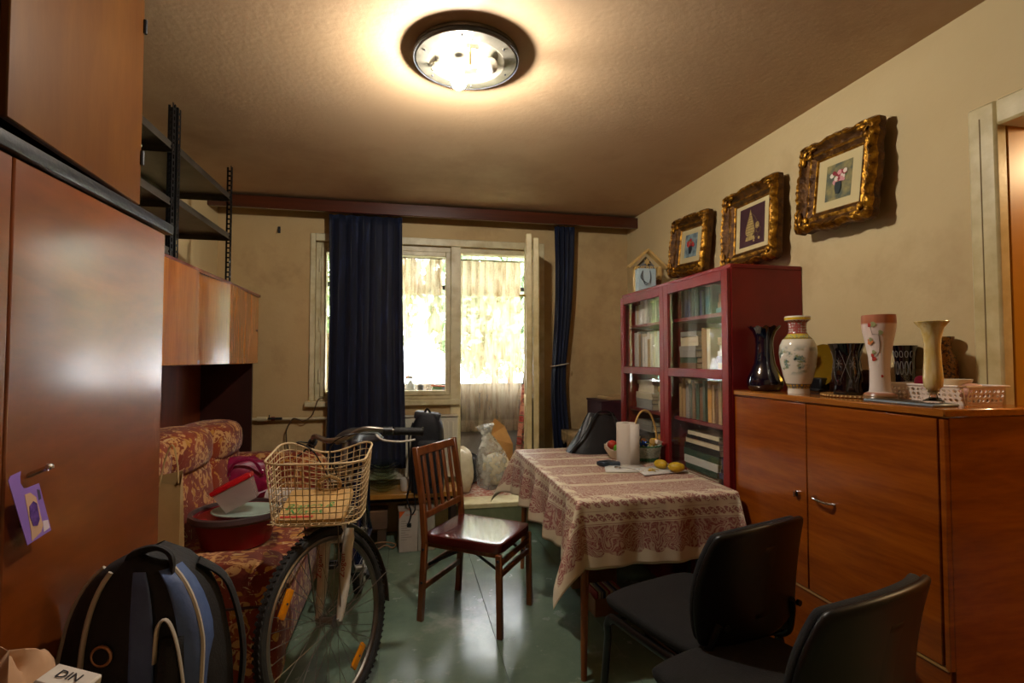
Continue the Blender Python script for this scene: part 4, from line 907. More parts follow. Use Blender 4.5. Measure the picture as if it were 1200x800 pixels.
def petal(a, z, s_, m, nm='painted_flower'):
    c = wp(a, z); n_ = Vector((c.x, c.y, 0)).normalized(); u = Vector((-n_.y, n_.x, 0)); mb = MB()
    pts = [c + n_ * .0006 + u * (s_ * math.cos(t) * (1 + .3 * math.cos(3 * t))) + Vector((0, 0, s_ * 1.2 * math.sin(t))) for t in [2 * math.pi * i / 12 for i in range(12)]]
    mb.add(pts + [c + n_ * .0012], [(i, (i + 1) % 12, 12) for i in range(12)]); mb.build(nm, m, pv)
for a, z, s_, m in ((192, .262, .006, m_rf), (205, .264, .008, m_lf), (228, .235, .007, m_lf), (186, .205, .010, m_of), (190, .212, .006, m_lf), (195, .145, .007, m_rf), (188, .157, .005, m_rf), (197, .168, .006, m_lf), (235, .085, .004, m_rf)): petal(a, z, s_, m)
MB().tube([wp(a, z) for a, z in ((195, .255), (200, .23), (222, .228), (226, .20), (224, .17), (210, .155), (197, .15), (190, .15))], .0008, 4).build('painted_stem', m_st, pv)
# lace tray with dishes
m_ltray = mat('pinkish_white_plastic', '#e6d6c6', .4)
tr_ = thing('lattice_tray', 'pinkish white plastic tray with pierced lattice sides', 'tray', (1.765, 1.41, DT), 0)
TX, TY, TH = .07, .135, .058
MB().b2((-TX + .01, -TY + .01, 0), (TX - .01, TY - .01, .004)).build('floor', m_ltray, tr_)
def side(p0, p1, nn):
    mb = MB(); p0, p1 = Vector(p0), Vector(p1); d_ = (p1 - p0); L = d_.length; u = d_ / L; out = Vector((u.y, -u.x, 0))
    pt_ = lambda s_, z: p0 + u * s_ * (1) + out * (.012 * z / TH) + Vector((0, 0, z))
    rows = 3; hh = (TH - .014) / rows; ww = L / nn
    for r_ in range(rows):
        for k in range(nn):
            cx, cz = (k + .5 * (1 + (r_ % 2) * 0)) * ww, .007 + hh * (r_ + .5)
            O = [pt_(cx + ww / 2 * math.cos(t) / max(abs(math.cos(t)), abs(math.sin(t))), cz + hh / 2 * math.sin(t) / max(abs(math.cos(t)), abs(math.sin(t)))) for t in [math.pi / 4 * q for q in range(8)]]
            sc = .80 if (k + r_) % 3 else .55
            I = [pt_(cx + ww / 2 * sc * math.cos(t), cz + hh / 2 * sc * math.sin(t)) for t in [math.pi / 4 * q for q in range(8)]]
            mb.add(O + I, [(q, (q + 1) % 8, 8 + (q + 1) % 8, 8 + q) for q in range(8)])
    mb.add([pt_(0, 0), pt_(L, 0), pt_(L, .007), pt_(0, .007)], [(0, 1, 2, 3)]).add([pt_(0, TH - .007), pt_(L, TH - .007), pt_(L, TH), pt_(0, TH)], [(0, 1, 2, 3)])
    mb.build('pierced_side', m_ltray, tr_, smooth=0, solid=.003)
side((-TX, TY, 0), (-TX, -TY, 0), 16); side((TX, -TY, 0), (TX, TY, 0), 16); side((-TX, -TY, 0), (TX, -TY, 0), 8); side((TX, TY, 0), (-TX, TY, 0), 8)
rp = [(-TX - .013, -TY - .013, TH), (TX + .013, -TY - .013, TH), (TX + .013, TY + .013, TH), (-TX - .013, TY + .013, TH)]
MB().tube(rp, .004, 6, True).build('rim', m_ltray, tr_)
tag(MB().lathe([(0, 0), (.03, 0), (.045, .03), (.046, .034), (.043, .033), (.028, .006), (0, .006)], 28).build('dish', mat('ivory_ceramic', '#ddcfae', .3), loc=(1.765, 1.36, DT + .044)), 'ivory ceramic dish in the pierced tray behind the cream vase', 'dish')
tag(MB().lathe([(0, 0), (.025, 0), (.035, .05), (.036, .05), (.037, .046), (0, .046)], 24).build('box_inside_tray', mat('ivory_support', '#b9a48a', .5), loc=(1.765, 1.36, DT + .003 - .009 + .0)), 'ivory tub in the pierced tray under the ceramic dish', 'tub')
tag(MB().blob((0, 0, .03), (.07, .075, .05), .95, 24, 14).build('pink_bowl', mat('dusty_pink_stone', '#b08270', .55), loc=(1.77, 1.315, DT + .012)), 'dusty pink rounded soap stone at the near end of the pierced tray', 'stone')
tag(MB().blob((0, 0, .02), (.05, .05, .045), .7, 18, 10).build('magenta_jar', mat('magenta_plastic', '#c01a6a', .35), loc=(1.75, 1.45, DT + .045)), 'bright magenta lid in the pierced tray', 'jar lid')
g = G('clear_glass'); m_cglass = g.out(g.bsdf(col='#ffffff', rough=.02, trans=1., ior=1.45))
tag(MB().lathe([(0, 0), (.03, 0), (.05, .03), (.055, .05), (.053, .05), (.048, .03), (.028, .003), (0, .003)], 28).build('glass_bowl', glass('thin_glass', (.93, .94, .92, 1), 1.5), loc=(1.78, 1.50, DT + .06)), 'small clear glass bowl at the far end of the pierced tray', 'bowl')
tag(MB().lathe([(0, 0), (.04, 0), (.04, .185 - .0), (.032, .20), (0, .2)], 8).build('tin', m_dark, loc=(1.835, 1.60, DT)), 'dark tin standing behind the pierced tray', 'tin') if False else None
# dark cut beaker, brown vase
dv = thing('dark_beaker', 'small dark beaker vase with pale carved motifs behind the tray', 'vase', (1.846, 1.60, DT), 0)
MB().lathe([(0, 0), (.034, 0), (.032, .03), (.032, .10), (.033, .14), (.040, .195), (.037, .195), (.028, .1), (0, .02)], 30).build('glass_body', m_blk, dv)
for k in range(5):
    a0 = 150 + k * 26
    wq = lambda a, z: wallpt(a, z, ((0, .034), (.03, .032), (.10, .032), (.14, .033), (.195, .040)))
    MB().tube([wq(a0 + 9 * math.cos(t), .11 + .025 * math.sin(t)) for t in [2 * math.pi * i / 14 for i in range(14)]], .0016, 5, True).build('carved_motif', m_cut, dv)
    MB().tube([wq(a0 + 8 * math.cos(t), .162 + .012 * math.sin(t)) for t in [2 * math.pi * i / 10 for i in range(10)]], .0014, 5, True).build('carved_motif', m_cut, dv)
g = G('mottled_gold'); v = g.co('Object'); c = g.ramp(g.vor(v, 120), [(.1, '#5c3208'), (.4, '#a06a18'), (.7, '#3a1d08')]); m_mott = g.out(g.bsdf(col=c, rough=.3))
tag(MB().lathe([(0, 0), (.028, 0), (.036, .05), (.042, .105), (.040, .135), (.026, .165), (.022, .185), (.022, .20), (.030, .212), (.031, .222), (.026, .222), (.018, .2), (0, .18)], 36).build('brown_vase', m_mott, loc=(1.843, 1.455, DT)), 'mottled golden-brown vase behind the cream flared vase', 'vase')
# slab and cream vase on it
sl = thing('tablet', 'thin grey-blue tablet lying under the cream flared vase', 'tablet', (1.583, 1.365, DT), 0)
MB().b2((-.05, -.12, 0), (.05, .12, .009), .003).build('casing', mat('blue_grey_plastic', '#7d8b96', .35), sl); MB().b2((-.044, -.112, .009), (.044, .112, .0096)).build('screen', m_black, sl)
cv = thing('flared_vase', 'cream and amber glass vase with a flared mouth near the doorway', 'vase', (1.60, 1.297, DT + .0096), 0)
g = G('cream_amber_glass'); v = g.co('Object'); c = g.ramp(g.noise(g.co('Object', (9, 9, 2)), 3, 3), [(.38, '#dcc590'), (.5, '#cfae62'), (.60, '#d9c38c'), (.68, '#b98a2c'), (.76, '#3d5a30')])
m_camb = g.out(g.bsdf(col=c, rough=.1, coat=.5))
MB().lathe([(0, .03), (.012, .034), (.024, .05), (.026, .075), (.023, .12), (.021, .17), (.023, .20), (.030, .23), (.045, .25), (.044, .2515), (.027, .232), (.018, .19), (.019, .12), (0, .06)], 36).build('glass_body', m_camb, cv)
MB().lathe([(0, 0), (.026, 0), (.027, .006), (.012, .014), (.009, .025), (.016, .035), (0, .04)], 28).build('foot', m_cglass, cv)

# ================================================================ framed pictures
g = G('antique_gilt'); v = g.co('Object'); n1 = g.noise(v, 30, 4, .6)
c = g.ramp(n1, [(.30, '#3a2006'), (.5, '#8f6014'), (.68, '#c8942c')])
m_gilt = g.out(g.bsdf(col=c, rough=.35, metal=.75, nrm=g.bump(n1, .6, .012)))
m_gilt2 = mat('dark_gilt', '#5c3a0c', .45, .6, col2='#a8761c', scale=40, bump=.4, bscale=90)
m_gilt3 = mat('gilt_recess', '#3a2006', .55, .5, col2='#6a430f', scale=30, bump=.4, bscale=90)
m_matb = mat('cream_mount', '#c3b283', .8)
m_backw = mat('frame_back_wood', '#6a4210', .6)
def frame(label, y, z, wd, ht, tilt, mt, art, seed, rol=0):
    t = thing('gilt_picture', label, 'picture', (XR - .05, y, z), 0, 'gilt framed pictures on the right wall', (R(tilt), R(rol), R(-90)))
    rnd = random.Random(seed); w2, h2 = wd / 2, ht / 2
    MB().b2((-w2 + .02, .0, -h2 + .02), (w2 - .02, .026, h2 - .02), .003).build('back_box', m_backw, t)
    # four ornate mouldings swept with scalloped outer edge
    fwid = .085
    prof = [(0, .0), (0, -.03), (.008, -.045), (.018, -.05), (.026, -.044), (.03, -.030), (.045, -.022), (.055, -.026), (.060, -.026), (.066, -.018), (.078, -.016), (.085, -.006), (.085, .0)]   # (inset, depth)
    C = [(-w2, -h2), (w2, -h2), (w2, h2), (-w2, h2)]
    for k in range(4):
        a, b = Vector(C[k]), Vector(C[(k + 1) % 4]); L = (b - a).length; u = (b - a) / L; nin = Vector((-u.y, u.x)); N = 44
        def fn(q, s_):
            i = min(int(q * (len(prof) - 1) + 1e-6), len(prof) - 1); ins, dep = prof[i]; t_ = s_ * L
            lo_, hi_ = ins, L - ins; tt = lo_ + (hi_ - lo_) * s_
            e = 0
            if i <= 4:
                x_ = (s_ - .5) * 2; e = .012 * (1 - abs(math.cos(x_ * 7))) * (1 - .3 * abs(x_)) + (.010 if abs(x_) > .86 else 0) + .006 * math.exp(-(x_ / .12) ** 2) * 2
                e = min(e, .02) * max(0, 1 - abs(x_) ** 8)
            p = a + u * tt + nin * (ins - e)
            dd = dep - (.008 * abs(math.sin(tt * 95)) if i in (3, 4) else 0) - (.004 * abs(math.sin(tt * 210)) if i in (7, 8) else 0)
            return (p.x, dd, p.y)
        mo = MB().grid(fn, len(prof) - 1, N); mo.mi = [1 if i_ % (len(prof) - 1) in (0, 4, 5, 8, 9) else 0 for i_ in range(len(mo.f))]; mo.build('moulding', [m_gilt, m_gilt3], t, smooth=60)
    for cx, cz in C:       # corner scrolls
        mb = MB(); ix, iz = -math.copysign(1, cx), -math.copysign(1, cz); c0 = (cx + ix * .042, -.036, cz + iz * .042)
        mb.tube(arc((c0[0], -.036, c0[2]), .018, 0, 330, 14), .006, 6).blob((c0[0] + ix * .012, -.034, c0[2] + iz * .012), (.03, .02, .03), 1, 10, 8)
        mb.blob((cx + ix * .025, -.04, cz + iz * .07), (.022, .02, .05), 1, 10, 8).blob((cx + ix * .07, -.04, cz + iz * .025), (.05, .02, .022), 1, 10, 8).build('corner_scroll', m_gilt, t)
    iw, ih = w2 - .08, h2 - .08
    MB().b2((-iw, -.006, -ih), (iw, -.003, ih)).build('mount', m_matb, t)
    art(t, iw, ih); return t
def disc(mb, x, z, r, y, mi, n=10, sq=1.0):
    mb.add([(x + r * math.cos(2 * math.pi * i / n) * (1 + .15 * math.sin(3 * i)), y, z + sq * r * math.sin(2 * math.pi * i / n)) for i in range(n)], [list(range(n))], mi)
def flowers(bgA, bgB, fl, vase, seed):
    def art(t, iw, ih):
        rnd = random.Random(seed); pw, ph = iw * .56, ih * .66; mb = MB().b2((-pw, -.0075, -ph), (pw, -.006, ph))
        mats = [mat('painted_ground', bgA, .6, col2=bgB, scale=18, lo=.4, hi=.6)] + [mat('dab_' + str(i), c_, .6) for i, c_ in enumerate(fl)] + [mat('painted_vase', vase, .6), mat('painted_leaf', '#5d7a3c', .6)]
        nf = len(fl)
        for k in range(9): disc(mb, rnd.uniform(-.5, .5) * pw, ph * rnd.uniform(-.05, .55), pw * .14, -.0078 - k * .0001, nf + 2, 6, .6)
        for k in range(16): disc(mb, rnd.uniform(-.6, .55) * pw, ph * rnd.uniform(-.05, .5), pw * rnd.uniform(.1, .2), -.0090 - k * .00012, 1 + k % nf)
        mb.add([(-.2 * pw, -.0115, -.05 * ph), (.25 * pw, -.0115, -.05 * ph), (.3 * pw, -.0115, -.35 * ph), (.16 * pw, -.0115, -.72 * ph), (-.12 * pw, -.0115, -.72 * ph), (-.24 * pw, -.0115, -.35 * ph)], [(0, 1, 2, 3, 4, 5)], nf + 1)
        mb.build('painting', mats, t, smooth=0)
    return art
def censer(t, iw, ih):
    pw, ph = iw * .72, ih * .80; y = -.0085; mb = MB().b2((-pw, -.0075, -ph), (pw, -.006, ph))
    rows_ = [(.55, .10), (.42, .16), (.3, .2), (.18, .25), (.05, .30), (-.08, .34), (-.22, .38), (-.35, .36), (-.46, .24), (-.52, .14)]
    L = [(-.12 * pw - w_ * pw, y, z * ph) for z, w_ in rows_]; Rr = [(-.12 * pw + w_ * pw, y, z * ph) for z, w_ in rows_]
    mb.add([(-.12 * pw, y, .88 * ph)] + Rr + L[::-1], [list(range(1 + len(Rr) * 2))], 1)
    mb.add([(-.42 * pw, y, -.52 * ph), (.2 * pw, y, -.52 * ph), (.3 * pw, y, -.72 * ph), (-.5 * pw, y, -.72 * ph)], [(0, 1, 2, 3)], 1)
    for z, w_ in rows_[:-2]: mb.b2((-.12 * pw - w_ * pw * .9, y - .0006, z * ph - .003), (-.12 * pw + w_ * pw * .9, y - .0002, z * ph), 0, 2)
    disc(mb, .45 * pw, -.05 * ph, .16 * pw, y, 1, 8, 1.2)
    mb.tube(smoothpath([(-.1 * pw, y, .7 * ph), (.25 * pw, y, .4 * ph), (.45 * pw, y, .1 * ph)], 5), .0012, 5, mi=2).tube(arc((.55 * pw, y, -.3 * ph), .17 * pw, 0, 350, 14), .0012, 5, mi=2).tube(arc((.38 * pw, y, -.5 * ph), .15 * pw, 60, 350, 14), .0012, 5, mi=2)
    disc(mb, .6 * pw, -.72 * ph, .08 * pw, y, 1); disc(mb, .2 * pw, -.78 * ph, .07 * pw, y, 1)
    mb.build('painting', [mat('plum_ground', '#33131c', .6, col2='#421c26', scale=8), mat('pale_gold_ink', '#b39a5c', .6, col2='#8d7440', scale=60), mat('dark_gold_ink', '#6f5a30', .6)], t, smooth=0)
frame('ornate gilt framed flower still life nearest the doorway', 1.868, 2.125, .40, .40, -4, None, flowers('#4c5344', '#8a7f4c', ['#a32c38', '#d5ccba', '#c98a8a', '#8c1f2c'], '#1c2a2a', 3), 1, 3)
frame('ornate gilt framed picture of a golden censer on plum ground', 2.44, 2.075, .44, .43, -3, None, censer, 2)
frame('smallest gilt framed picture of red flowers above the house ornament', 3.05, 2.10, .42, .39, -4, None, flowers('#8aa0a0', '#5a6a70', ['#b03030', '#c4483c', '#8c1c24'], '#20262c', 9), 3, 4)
# ================================================================ dining table, cloth and what lies on it
TXc, TYc, TZ = 1.085, 2.69, .755
THX, THY = .365, .615
tb = thing('dining_table', 'wooden dining table under the red and cream tablecloth', 'table', (TXc, TYc, 0))
m_tleg = wood('table_leg_wood', '#6a3410', '#9a5822', (9, 9, .8), .35)
MB().box((0, 0, TZ - .012), (THX * 2, THY * 2, .022), bev=.004).build('table_top', m_tleg, tb)
MB().b2((-.31, -.555, TZ - .11), (.31, -.535, TZ - .024)).b2((-.31, .535, TZ - .11), (.31, .555, TZ - .024)).b2((-.33, -.53, TZ - .11), (-.31, .53, TZ - .024)).b2((.31, -.53, TZ - .11), (.33, .53, TZ - .024)).build('apron', m_tleg, tb)
for sx in (-1, 1):
    for sy_ in (-1, 1): MB().tube([(sx * .345, sy_ * .59, 0), (sx * .335, sy_ * .575, .4), (sx * .325, sy_ * .56, TZ - .024)], [.013, .018, .023], 12).build('leg', m_tleg, tb)
g = G('printed_tablecloth')
uvn = g.co('UV'); uv = g.sep(uvn)          # UV in metres from the cloth's centre
OV = .29; LS, LT = THX + OV, THY + OV
ds_ = g.math('SUBTRACT', LS, g.math('ABSOLUTE', uv[0])); dt_ = g.math('SUBTRACT', LT, g.math('ABSOLUTE', uv[1]))
d = g.math('MINIMUM', ds_, dt_); along = g.math('ADD', uv[0], uv[1])
cream = g.mix(g.step(g.noise(uvn, 3, 3), .4, .7), '#dccfb4', '#d0bf9f')
lacep = g.step(g.math('SINE', g.math('MULTIPLY', g.noise(uvn, 15, 1.0, .5, .6), 75.)), -.45, .1)
fine = g.step(g.noise(uvn, 140, 2), .45, .55)
lacep = g.math('MULTIPLY', lacep, g.math('ADD', .55, g.math('MULTIPLY', fine, .45)))
scal = g.math('MULTIPLY', g.math('ABSOLUTE', g.math('SINE', g.math('MULTIPLY', along, 34.))), .02)
dd = g.math('ADD', d, scal)
bandA = g.math('MULTIPLY', g.math('GREATER_THAN', dd, .068), g.math('LESS_THAN', d, .175))
line = g.math('MULTIPLY', g.math('GREATER_THAN', d, .179), g.math('LESS_THAN', d, .182))
hem = g.math('MULTIPLY', g.math('GREATER_THAN', d, .008), g.math('LESS_THAN', d, .0095))
def rowm(dc, per, r, ph=0.0):
    m1 = g.math('SUBTRACT', g.math('PINGPONG', g.math('ADD', along, ph + 10), per / 2), per / 4); m2 = g.math('SUBTRACT', d, dc)
    rr_ = g.math('SQRT', g.math('ADD', g.math('MULTIPLY', m1, m1), g.math('MULTIPLY', m2, m2))); return g.math('LESS_THAN', rr_, r)
mot = g.math('MULTIPLY', g.math('MAXIMUM', rowm(.207, .075, .017), g.math('MAXIMUM', rowm(.262, .085, .015, .02), rowm(.268, .0425, .0045, .01))), g.step(g.noise(uvn, 110, 2), .40, .5))
med = rowm(.305, .27, .045)
med = g.math('MULTIPLY', med, lacep)
ln2 = g.math('MULTIPLY', g.math('MULTIPLY', g.math('GREATER_THAN', d, .232), g.math('LESS_THAN', d, .2345)), g.math('GREATER_THAN', g.math('PINGPONG', g.math('ADD', along, 10.), .12), .045))
# rows across the top
per = g.math('PINGPONG', g.math('ADD', uv[1], 10.03), .105)
topin = g.math('GREATER_THAN', d, .315)
bandT = g.math('MULTIPLY', topin, g.math('MULTIPLY', g.math('GREATER_THAN', per, .02), g.math('ADD', .28, g.math('MULTIPLY', lacep, .5))))
sqrs = g.math('MULTIPLY', topin, g.math('MULTIPLY', g.math('LESS_THAN', per, .022), rowm(.0, .02, .0)))
red = g.math('MAXIMUM', g.math('MULTIPLY', bandA, g.math('ADD', .3, g.math('MULTIPLY', lacep, .6))), g.math('MAXIMUM', g.math('MULTIPLY', line, .7), g.math('MULTIPLY', hem, .35)))
red = g.math('MAXIMUM', red, g.math('MAXIMUM', g.math('MULTIPLY', mot, .8), g.math('MAXIMUM', g.math('MULTIPLY', med, .8), g.math('MULTIPLY', ln2, .5))))
red = g.math('MAXIMUM', red, bandT)
c = g.mix(red, cream, '#860f2c')
m_cloth = g.out(g.bsdf(col=c, rough=.6, nrm=g.bump(g.noise(uvn, 300, 2), .1, .002)))
def cloth(s_, t_):
    a = abs(s_) - THX - .004; b = abs(t_) - THY - .004; sx, sy2 = (1 if s_ > 0 else -1), (1 if t_ > 0 else -1)
    right = s_ > 0 
    wv_ = lambda q, k: .5 + .5 * math.sin(q * k)
    crease = .0015 * math.sin(t_ * 30) 
    if a <= 0 and b <= 0: return (s_, t_, TZ + .003 + .0012 * (math.exp(-((t_ % .21) - .1) ** 2 / .0002)) + .001 * math.sin(s_ * 23 + t_ * 11))
    def hang(e, q, sc=1.0):            # outwards, down for arc length e
        r = .012
        if e < r * 1.57: th = e / r; return r * math.sin(th), -r * (1 - math.cos(th))
        return r + (e - r * 1.57) * .06 + min(1, (e - .02) / .2) * (.022 * math.sin(q * 21 + .8) + .010 * math.sin(q * 47)) * sc, -r - (e - r * 1.57) * .99
    if a > 0 and b <= 0:
        o_, z = hang(a, t_, .25 if right else 1.25); o_ = min(o_, .010) if right else o_; return (sx * (THX + .004 + max(o_, .006)), t_, TZ + .003 + z)
    if b > 0 and a <= 0:
        o_, z = hang(b, s_ + 2.1, .5); return (s_, sy2 * (THY + .004 + max(o_, .006)), TZ + .003 + z)
    r_ = math.hypot(a, b); ph = math.atan2(b, a); k = math.sin(2 * ph)
    o_ = .012 + r_ * .30 * k + .10 * r_; z = -max(0, r_ - .006) * (1 - .07 * k)
    x = THX + .004 + o_ * math.cos(ph) ** .7 * (.08 if right else 1.15); y = THY + .004 + o_ * math.sin(ph) ** .7
    return (sx * x, sy2 * y, TZ + .003 + z)
NS, NT = 110, 150
mb = MB().grid(lambda u, v_: cloth((u * 2 - 1) * LS, (v_ * 2 - 1) * LT), NS, NT, uv=lambda u, v_: ((u * 2 - 1) * LS, (v_ * 2 - 1) * LT))
tc = mb.build('tablecloth', m_cloth, None, smooth=180, solid=.0015, loc=(TXc, TYc, 0)); tag(tc, 'cream tablecloth printed with dark red lace bands on the dining table', 'tablecloth')
TT = TZ + .0055
# black tote bag
bt = thing('black_tote', 'black folded tote bag slumped on the far end of the table', 'bag', (1.20, 3.12, TT), -8)
m_tote = mat('black_leatherette', '#09090a', .45, col2='#101011', scale=8, bump=.3, bscale=9)
def tote(u, v_):
    a = 2 * math.pi * u; k = 1 - v_ * .55; wob = 1 + .05 * math.sin(3 * a + 4 * v_)
    return ((.20 * k * wob) * math.copysign(abs(math.cos(a)) ** .6, math.cos(a)) + .03 * v_, (.085 * (1 - .75 * v_) * wob) * math.copysign(abs(math.sin(a)) ** .7, math.sin(a)) + .03 * v_, .235 * v_ ** .9 + .012 * math.sin(2 * a) * v_)
MB().grid(tote, 36, 14).add([(.03 + .09 * math.cos(2 * math.pi * i / 18) , .03 + .02 * math.sin(2 * math.pi * i / 18), .236) for i in range(18)], [list(range(18))]).build('bag_body', m_tote, bt)
MB().tube(smoothpath([(-.19, -.07, .015), (-.12, -.08, .10), (-.05, -.045, .2), (.0, -.01, .25), (.08, -.0, .25), (.11, -.04, .17), (.12, -.06, .12)], 6), .008, 8, flat=.5).build('strap', m_tote, bt)
MB().tube(smoothpath([(-.195, -.06, .01), (-.1, -.075, .13), (-.05, -.035, .225)], 6), .003, 6).build('zip', mat('grey_zip', '#7d7d80', .4), bt)
# paper towel roll
pr_ = thing('paper_towel_roll', 'upright white paper towel roll on the table', 'paper roll', (1.222, 2.735, TT))
MB().lathe([(.02, 0), (.052, 0), (.054, .004), (.054, .226), (.052, .23), (.021, .23), (.02, .228)], 40, ring=True).build('paper', mat('paper_towel', '#cfc3b4', .9, bump=.15, bscale=120), pr_)
MB().lathe([(.0195, .0), (.0195, .229), (.018, .229), (.018, 0)], 24, ring=True).build('core', mat('card_core', '#7d6a55', .9), pr_)
MB().add([(.0, -.0545, .002), (.052, -.062, .002), (.052, -.062, .229), (.0, -.0545, .229)], [(0, 1, 2, 3)]).build('loose_sheet', mat('paper_towel_sheet', '#d2c7b9', .9), pr_, solid=.001)
# wicker gift basket
wb = thing('wicker_basket', 'small green and cream wicker basket with a tall cane handle', 'basket', (1.368, 2.80, TT), 15)
m_cane = mat('cane', '#c9a25e', .6, col2='#b08844', scale=20); m_wick = mat('pale_wicker', '#b9bfae', .6, col2='#9aa596', scale=30); m_wgreen = mat('green_wicker', '#2f6a44', .6)
for r_ in range(11):
    z = .012 + r_ * .0078; rad = .068 + .022 * z / .09
    m_ = m_wgreen if r_ < 2 or r_ > 9 else m_wick
    MB().tube([(rad * math.cos(2 * math.pi * i / 48) * (1 + .03 * math.cos(12 * 2 * math.pi * i / 24 + r_ * math.pi)), rad * math.sin(2 * math.pi * i / 48) * (1 + .03 * math.cos(12 * 2 * math.pi * i / 24 + r_ * math.pi)), z) for i in range(48)], .0041, 6, True).build('weave_strand', m_, wb)
for k in range(24):
    a = 2 * math.pi * k / 24; MB().tube([(.066 * math.cos(a), .066 * math.sin(a), .0), (.092 * math.cos(a), .092 * math.sin(a), .102)], .0028, 6).build('stake', m_wick, wb)
MB().lathe([(0, .004), (.066, .004), (.066, .01), (0, .01)], 24).build('bottom', m_wgreen, wb)
MB().tube(smoothpath([(-.072, .0, .01), (-.088, 0, .09), (-.082, 0, .18), (-.045, 0, .265), (0, 0, .29), (.045, 0, .265), (.082, 0, .18), (.088, 0, .09), (.072, 0, .01)], 6), .006, 8).build('handle', m_cane, wb)
cr = random.Random(4)
for k, (nm, lab, m_) in enumerate((('blue_ribbon', 'blue foil bow in the wicker basket', mat('blue_foil', '#2a4fa0', .25, .4)), ('wood_slice', 'round wooden token in the wicker basket', m_cane), ('cream_tag', 'cream paper tag standing up in the wicker basket', mat('cream_tagpaper', '#d9cfa6', .7)), ('yellow_packet', 'yellow wrapped sweet in the wicker basket', mat('yellow_foil', '#cfa531', .4)), ('white_tag', 'white folded tag sticking out over the basket rim', mat('white_tagpaper', '#ddd6c8', .7)), ('brown_nut', 'brown wooden ring in the wicker basket', mat('nut_brown', '#7a4c20', .5)))):
    wx = 1.368 + (-.03, .02, -.045, .045, .075, .0)[k]; wy = 2.80 + (-.045, -.05, .01, -.02, -.03, .02)[k]; z = TT + (.095, .115, .12, .105, .105, .11)[k]
    if k == 0:
        mb = MB()
        for q in range(6): mb.blob((.018 * math.cos(q), .012 * math.sin(q * 2), .008 * (q % 3)), (.03, .012, .016), .9, 10, 8, (q, q * .7, q * .5))
    elif k in (1, 5): mb = MB().tube([(0, 0, 0), (0, -.008, .002)], .016, 16)
    elif k == 3: mb = MB().blob((0, 0, 0), (.045, .03, .05), .6, 14, 10)
    else: mb = MB().box((0, 0, 0), (.04, .004, .05) if k == 2 else (.06, .03, .022), (R(10), R(18), R(20)), .001)
    tag(mb.build(nm, m_, loc=(wx, wy, z)), lab, nm.split('_')[1])
tag(MB().lathe([(0, .012), (.05, .012), (.078, .07), (.08, .085), (0, .09)], 24, ruffle=lambda a, r, z: (r * (1 + .04 * math.sin(7 * a)), z + (.006 * math.sin(5 * a) if z > .05 else 0))).build('tissue_filling', mat('straw_tissue', '#b98f4c', .8, col2='#4a6a3c', scale=40), loc=(1.368, 2.80, TT)), 'straw coloured tissue filling inside the wicker basket', 'tissue')
# small bag of vegetables behind the roll
nb = tag(MB().lathe([(0, .002), (.045, .002), (.06, .02), (.085, .07), (.083, .072), (.05, .015), (0, .012)], 28, ruffle=lambda a, r, z: (r * (1 + .08 * math.sin(4 * a)), z * (1 + .25 * math.sin(4 * a + 1)))).build('napkin_dish', mat('cream_napkin', '#d3c6ac', .8), loc=(1.24, 2.90, TT)), 'cream folded dish behind the paper towel roll', 'dish')
for nm, lab, x, y, z, s_, cc in (('tomato', 'red tomato in the cream dish behind the paper roll', 1.215, 2.92, .075, .06, '#a8301c'), ('green_apple', 'bright green pepper in the cream dish behind the paper roll', 1.235, 2.875, .06, .058, '#5aa51c'), ('radish', 'magenta radish bunch in the cream dish behind the paper roll', 1.27, 2.925, .095, .05, '#a81c4c')):
    tag(MB().blob((0, 0, 0), (s_, s_, s_ * .9), .95, 18, 12, None, .03, 3).build(nm, mat(nm + '_skin', cc, .4), loc=(x, y, TT + z - .0)), lab, 'vegetable')
# dark glasses case / phone, napkin paper, spoon, knife paper, potatoes
tag(MB().box((0, 0, .012), (.10, .06, .022), (0, 0, R(25)), .006, 0, 2).box((.035, -.018, .012), (.07, .04, .02), (0, 0, R(-15)), .005, 0, 2).box((-.02, .0, .024), (.04, .025, .002), (0, 0, R(25))).build('phone_case', mat('dark_patterned_case', '#1c2430', .35, col2='#3d4a55', scale=30), loc=(1.095, 2.715, TT)), 'dark patterned spectacle case left of the paper towel roll', 'case')
m_pap = mat('white_sheet', '#d6d2c9', .7, bump=.1, bscale=12)
tag(MB().add([(-.14, -.06, 0), (.10, -.10, .0), (.13, .09, .0), (-.08, .11, .0)], [(0, 1, 2, 3)]).build('napkin', m_pap, solid=.002, loc=(1.16, 2.60, TT + .002)), 'white paper napkin under the spoon', 'napkin')
tag(MB().add([(-.14, -.10, 0), (.13, -.06, .0), (.12, .12, .0), (-.12, .07, .0)], [(0, 1, 2, 3)]).build('paper_sheet', mat('grey_white_sheet', '#c9c4ba', .7), solid=.002, loc=(1.32, 2.52, TT + .0045)), 'pale paper sheet under the two potatoes', 'paper')
sp = thing('spoon', 'steel teaspoon lying on the white napkin', 'spoon', (1.15, 2.555, TT + .006), -50)
MB().blob((-.06, 0, .004), (.044, .03, .012), 1, 16, 8).build('bowl', m_chrome, sp); MB().tube(smoothpath([(-.04, 0, .004), (.0, 0, .008), (.09, 0, .004)], 5), .0028, 6, flat=.7).build('handle', m_chrome, sp)
m_pot = mat('yellow_potato', '#c9a51c', .5, col2='#b08a14', scale=25, bump=.15, bscale=60)
tag(MB().blob((0, 0, .024), (.052, .078, .048), .95, 24, 14, (0, 0, R(25)), .012, 1).build('potato', m_pot, loc=(1.335, 2.545, TT + .006)), 'yellow potato on the paper nearer the wicker basket', 'potato')
tag(MB().blob((0, 0, .025), (.056, .085, .05), .95, 24, 14, (0, 0, R(60)), .02, 2).build('potato', m_pot, loc=(1.375, 2.455, TT + .006)), 'larger yellow potato on the paper nearer the table edge', 'potato')
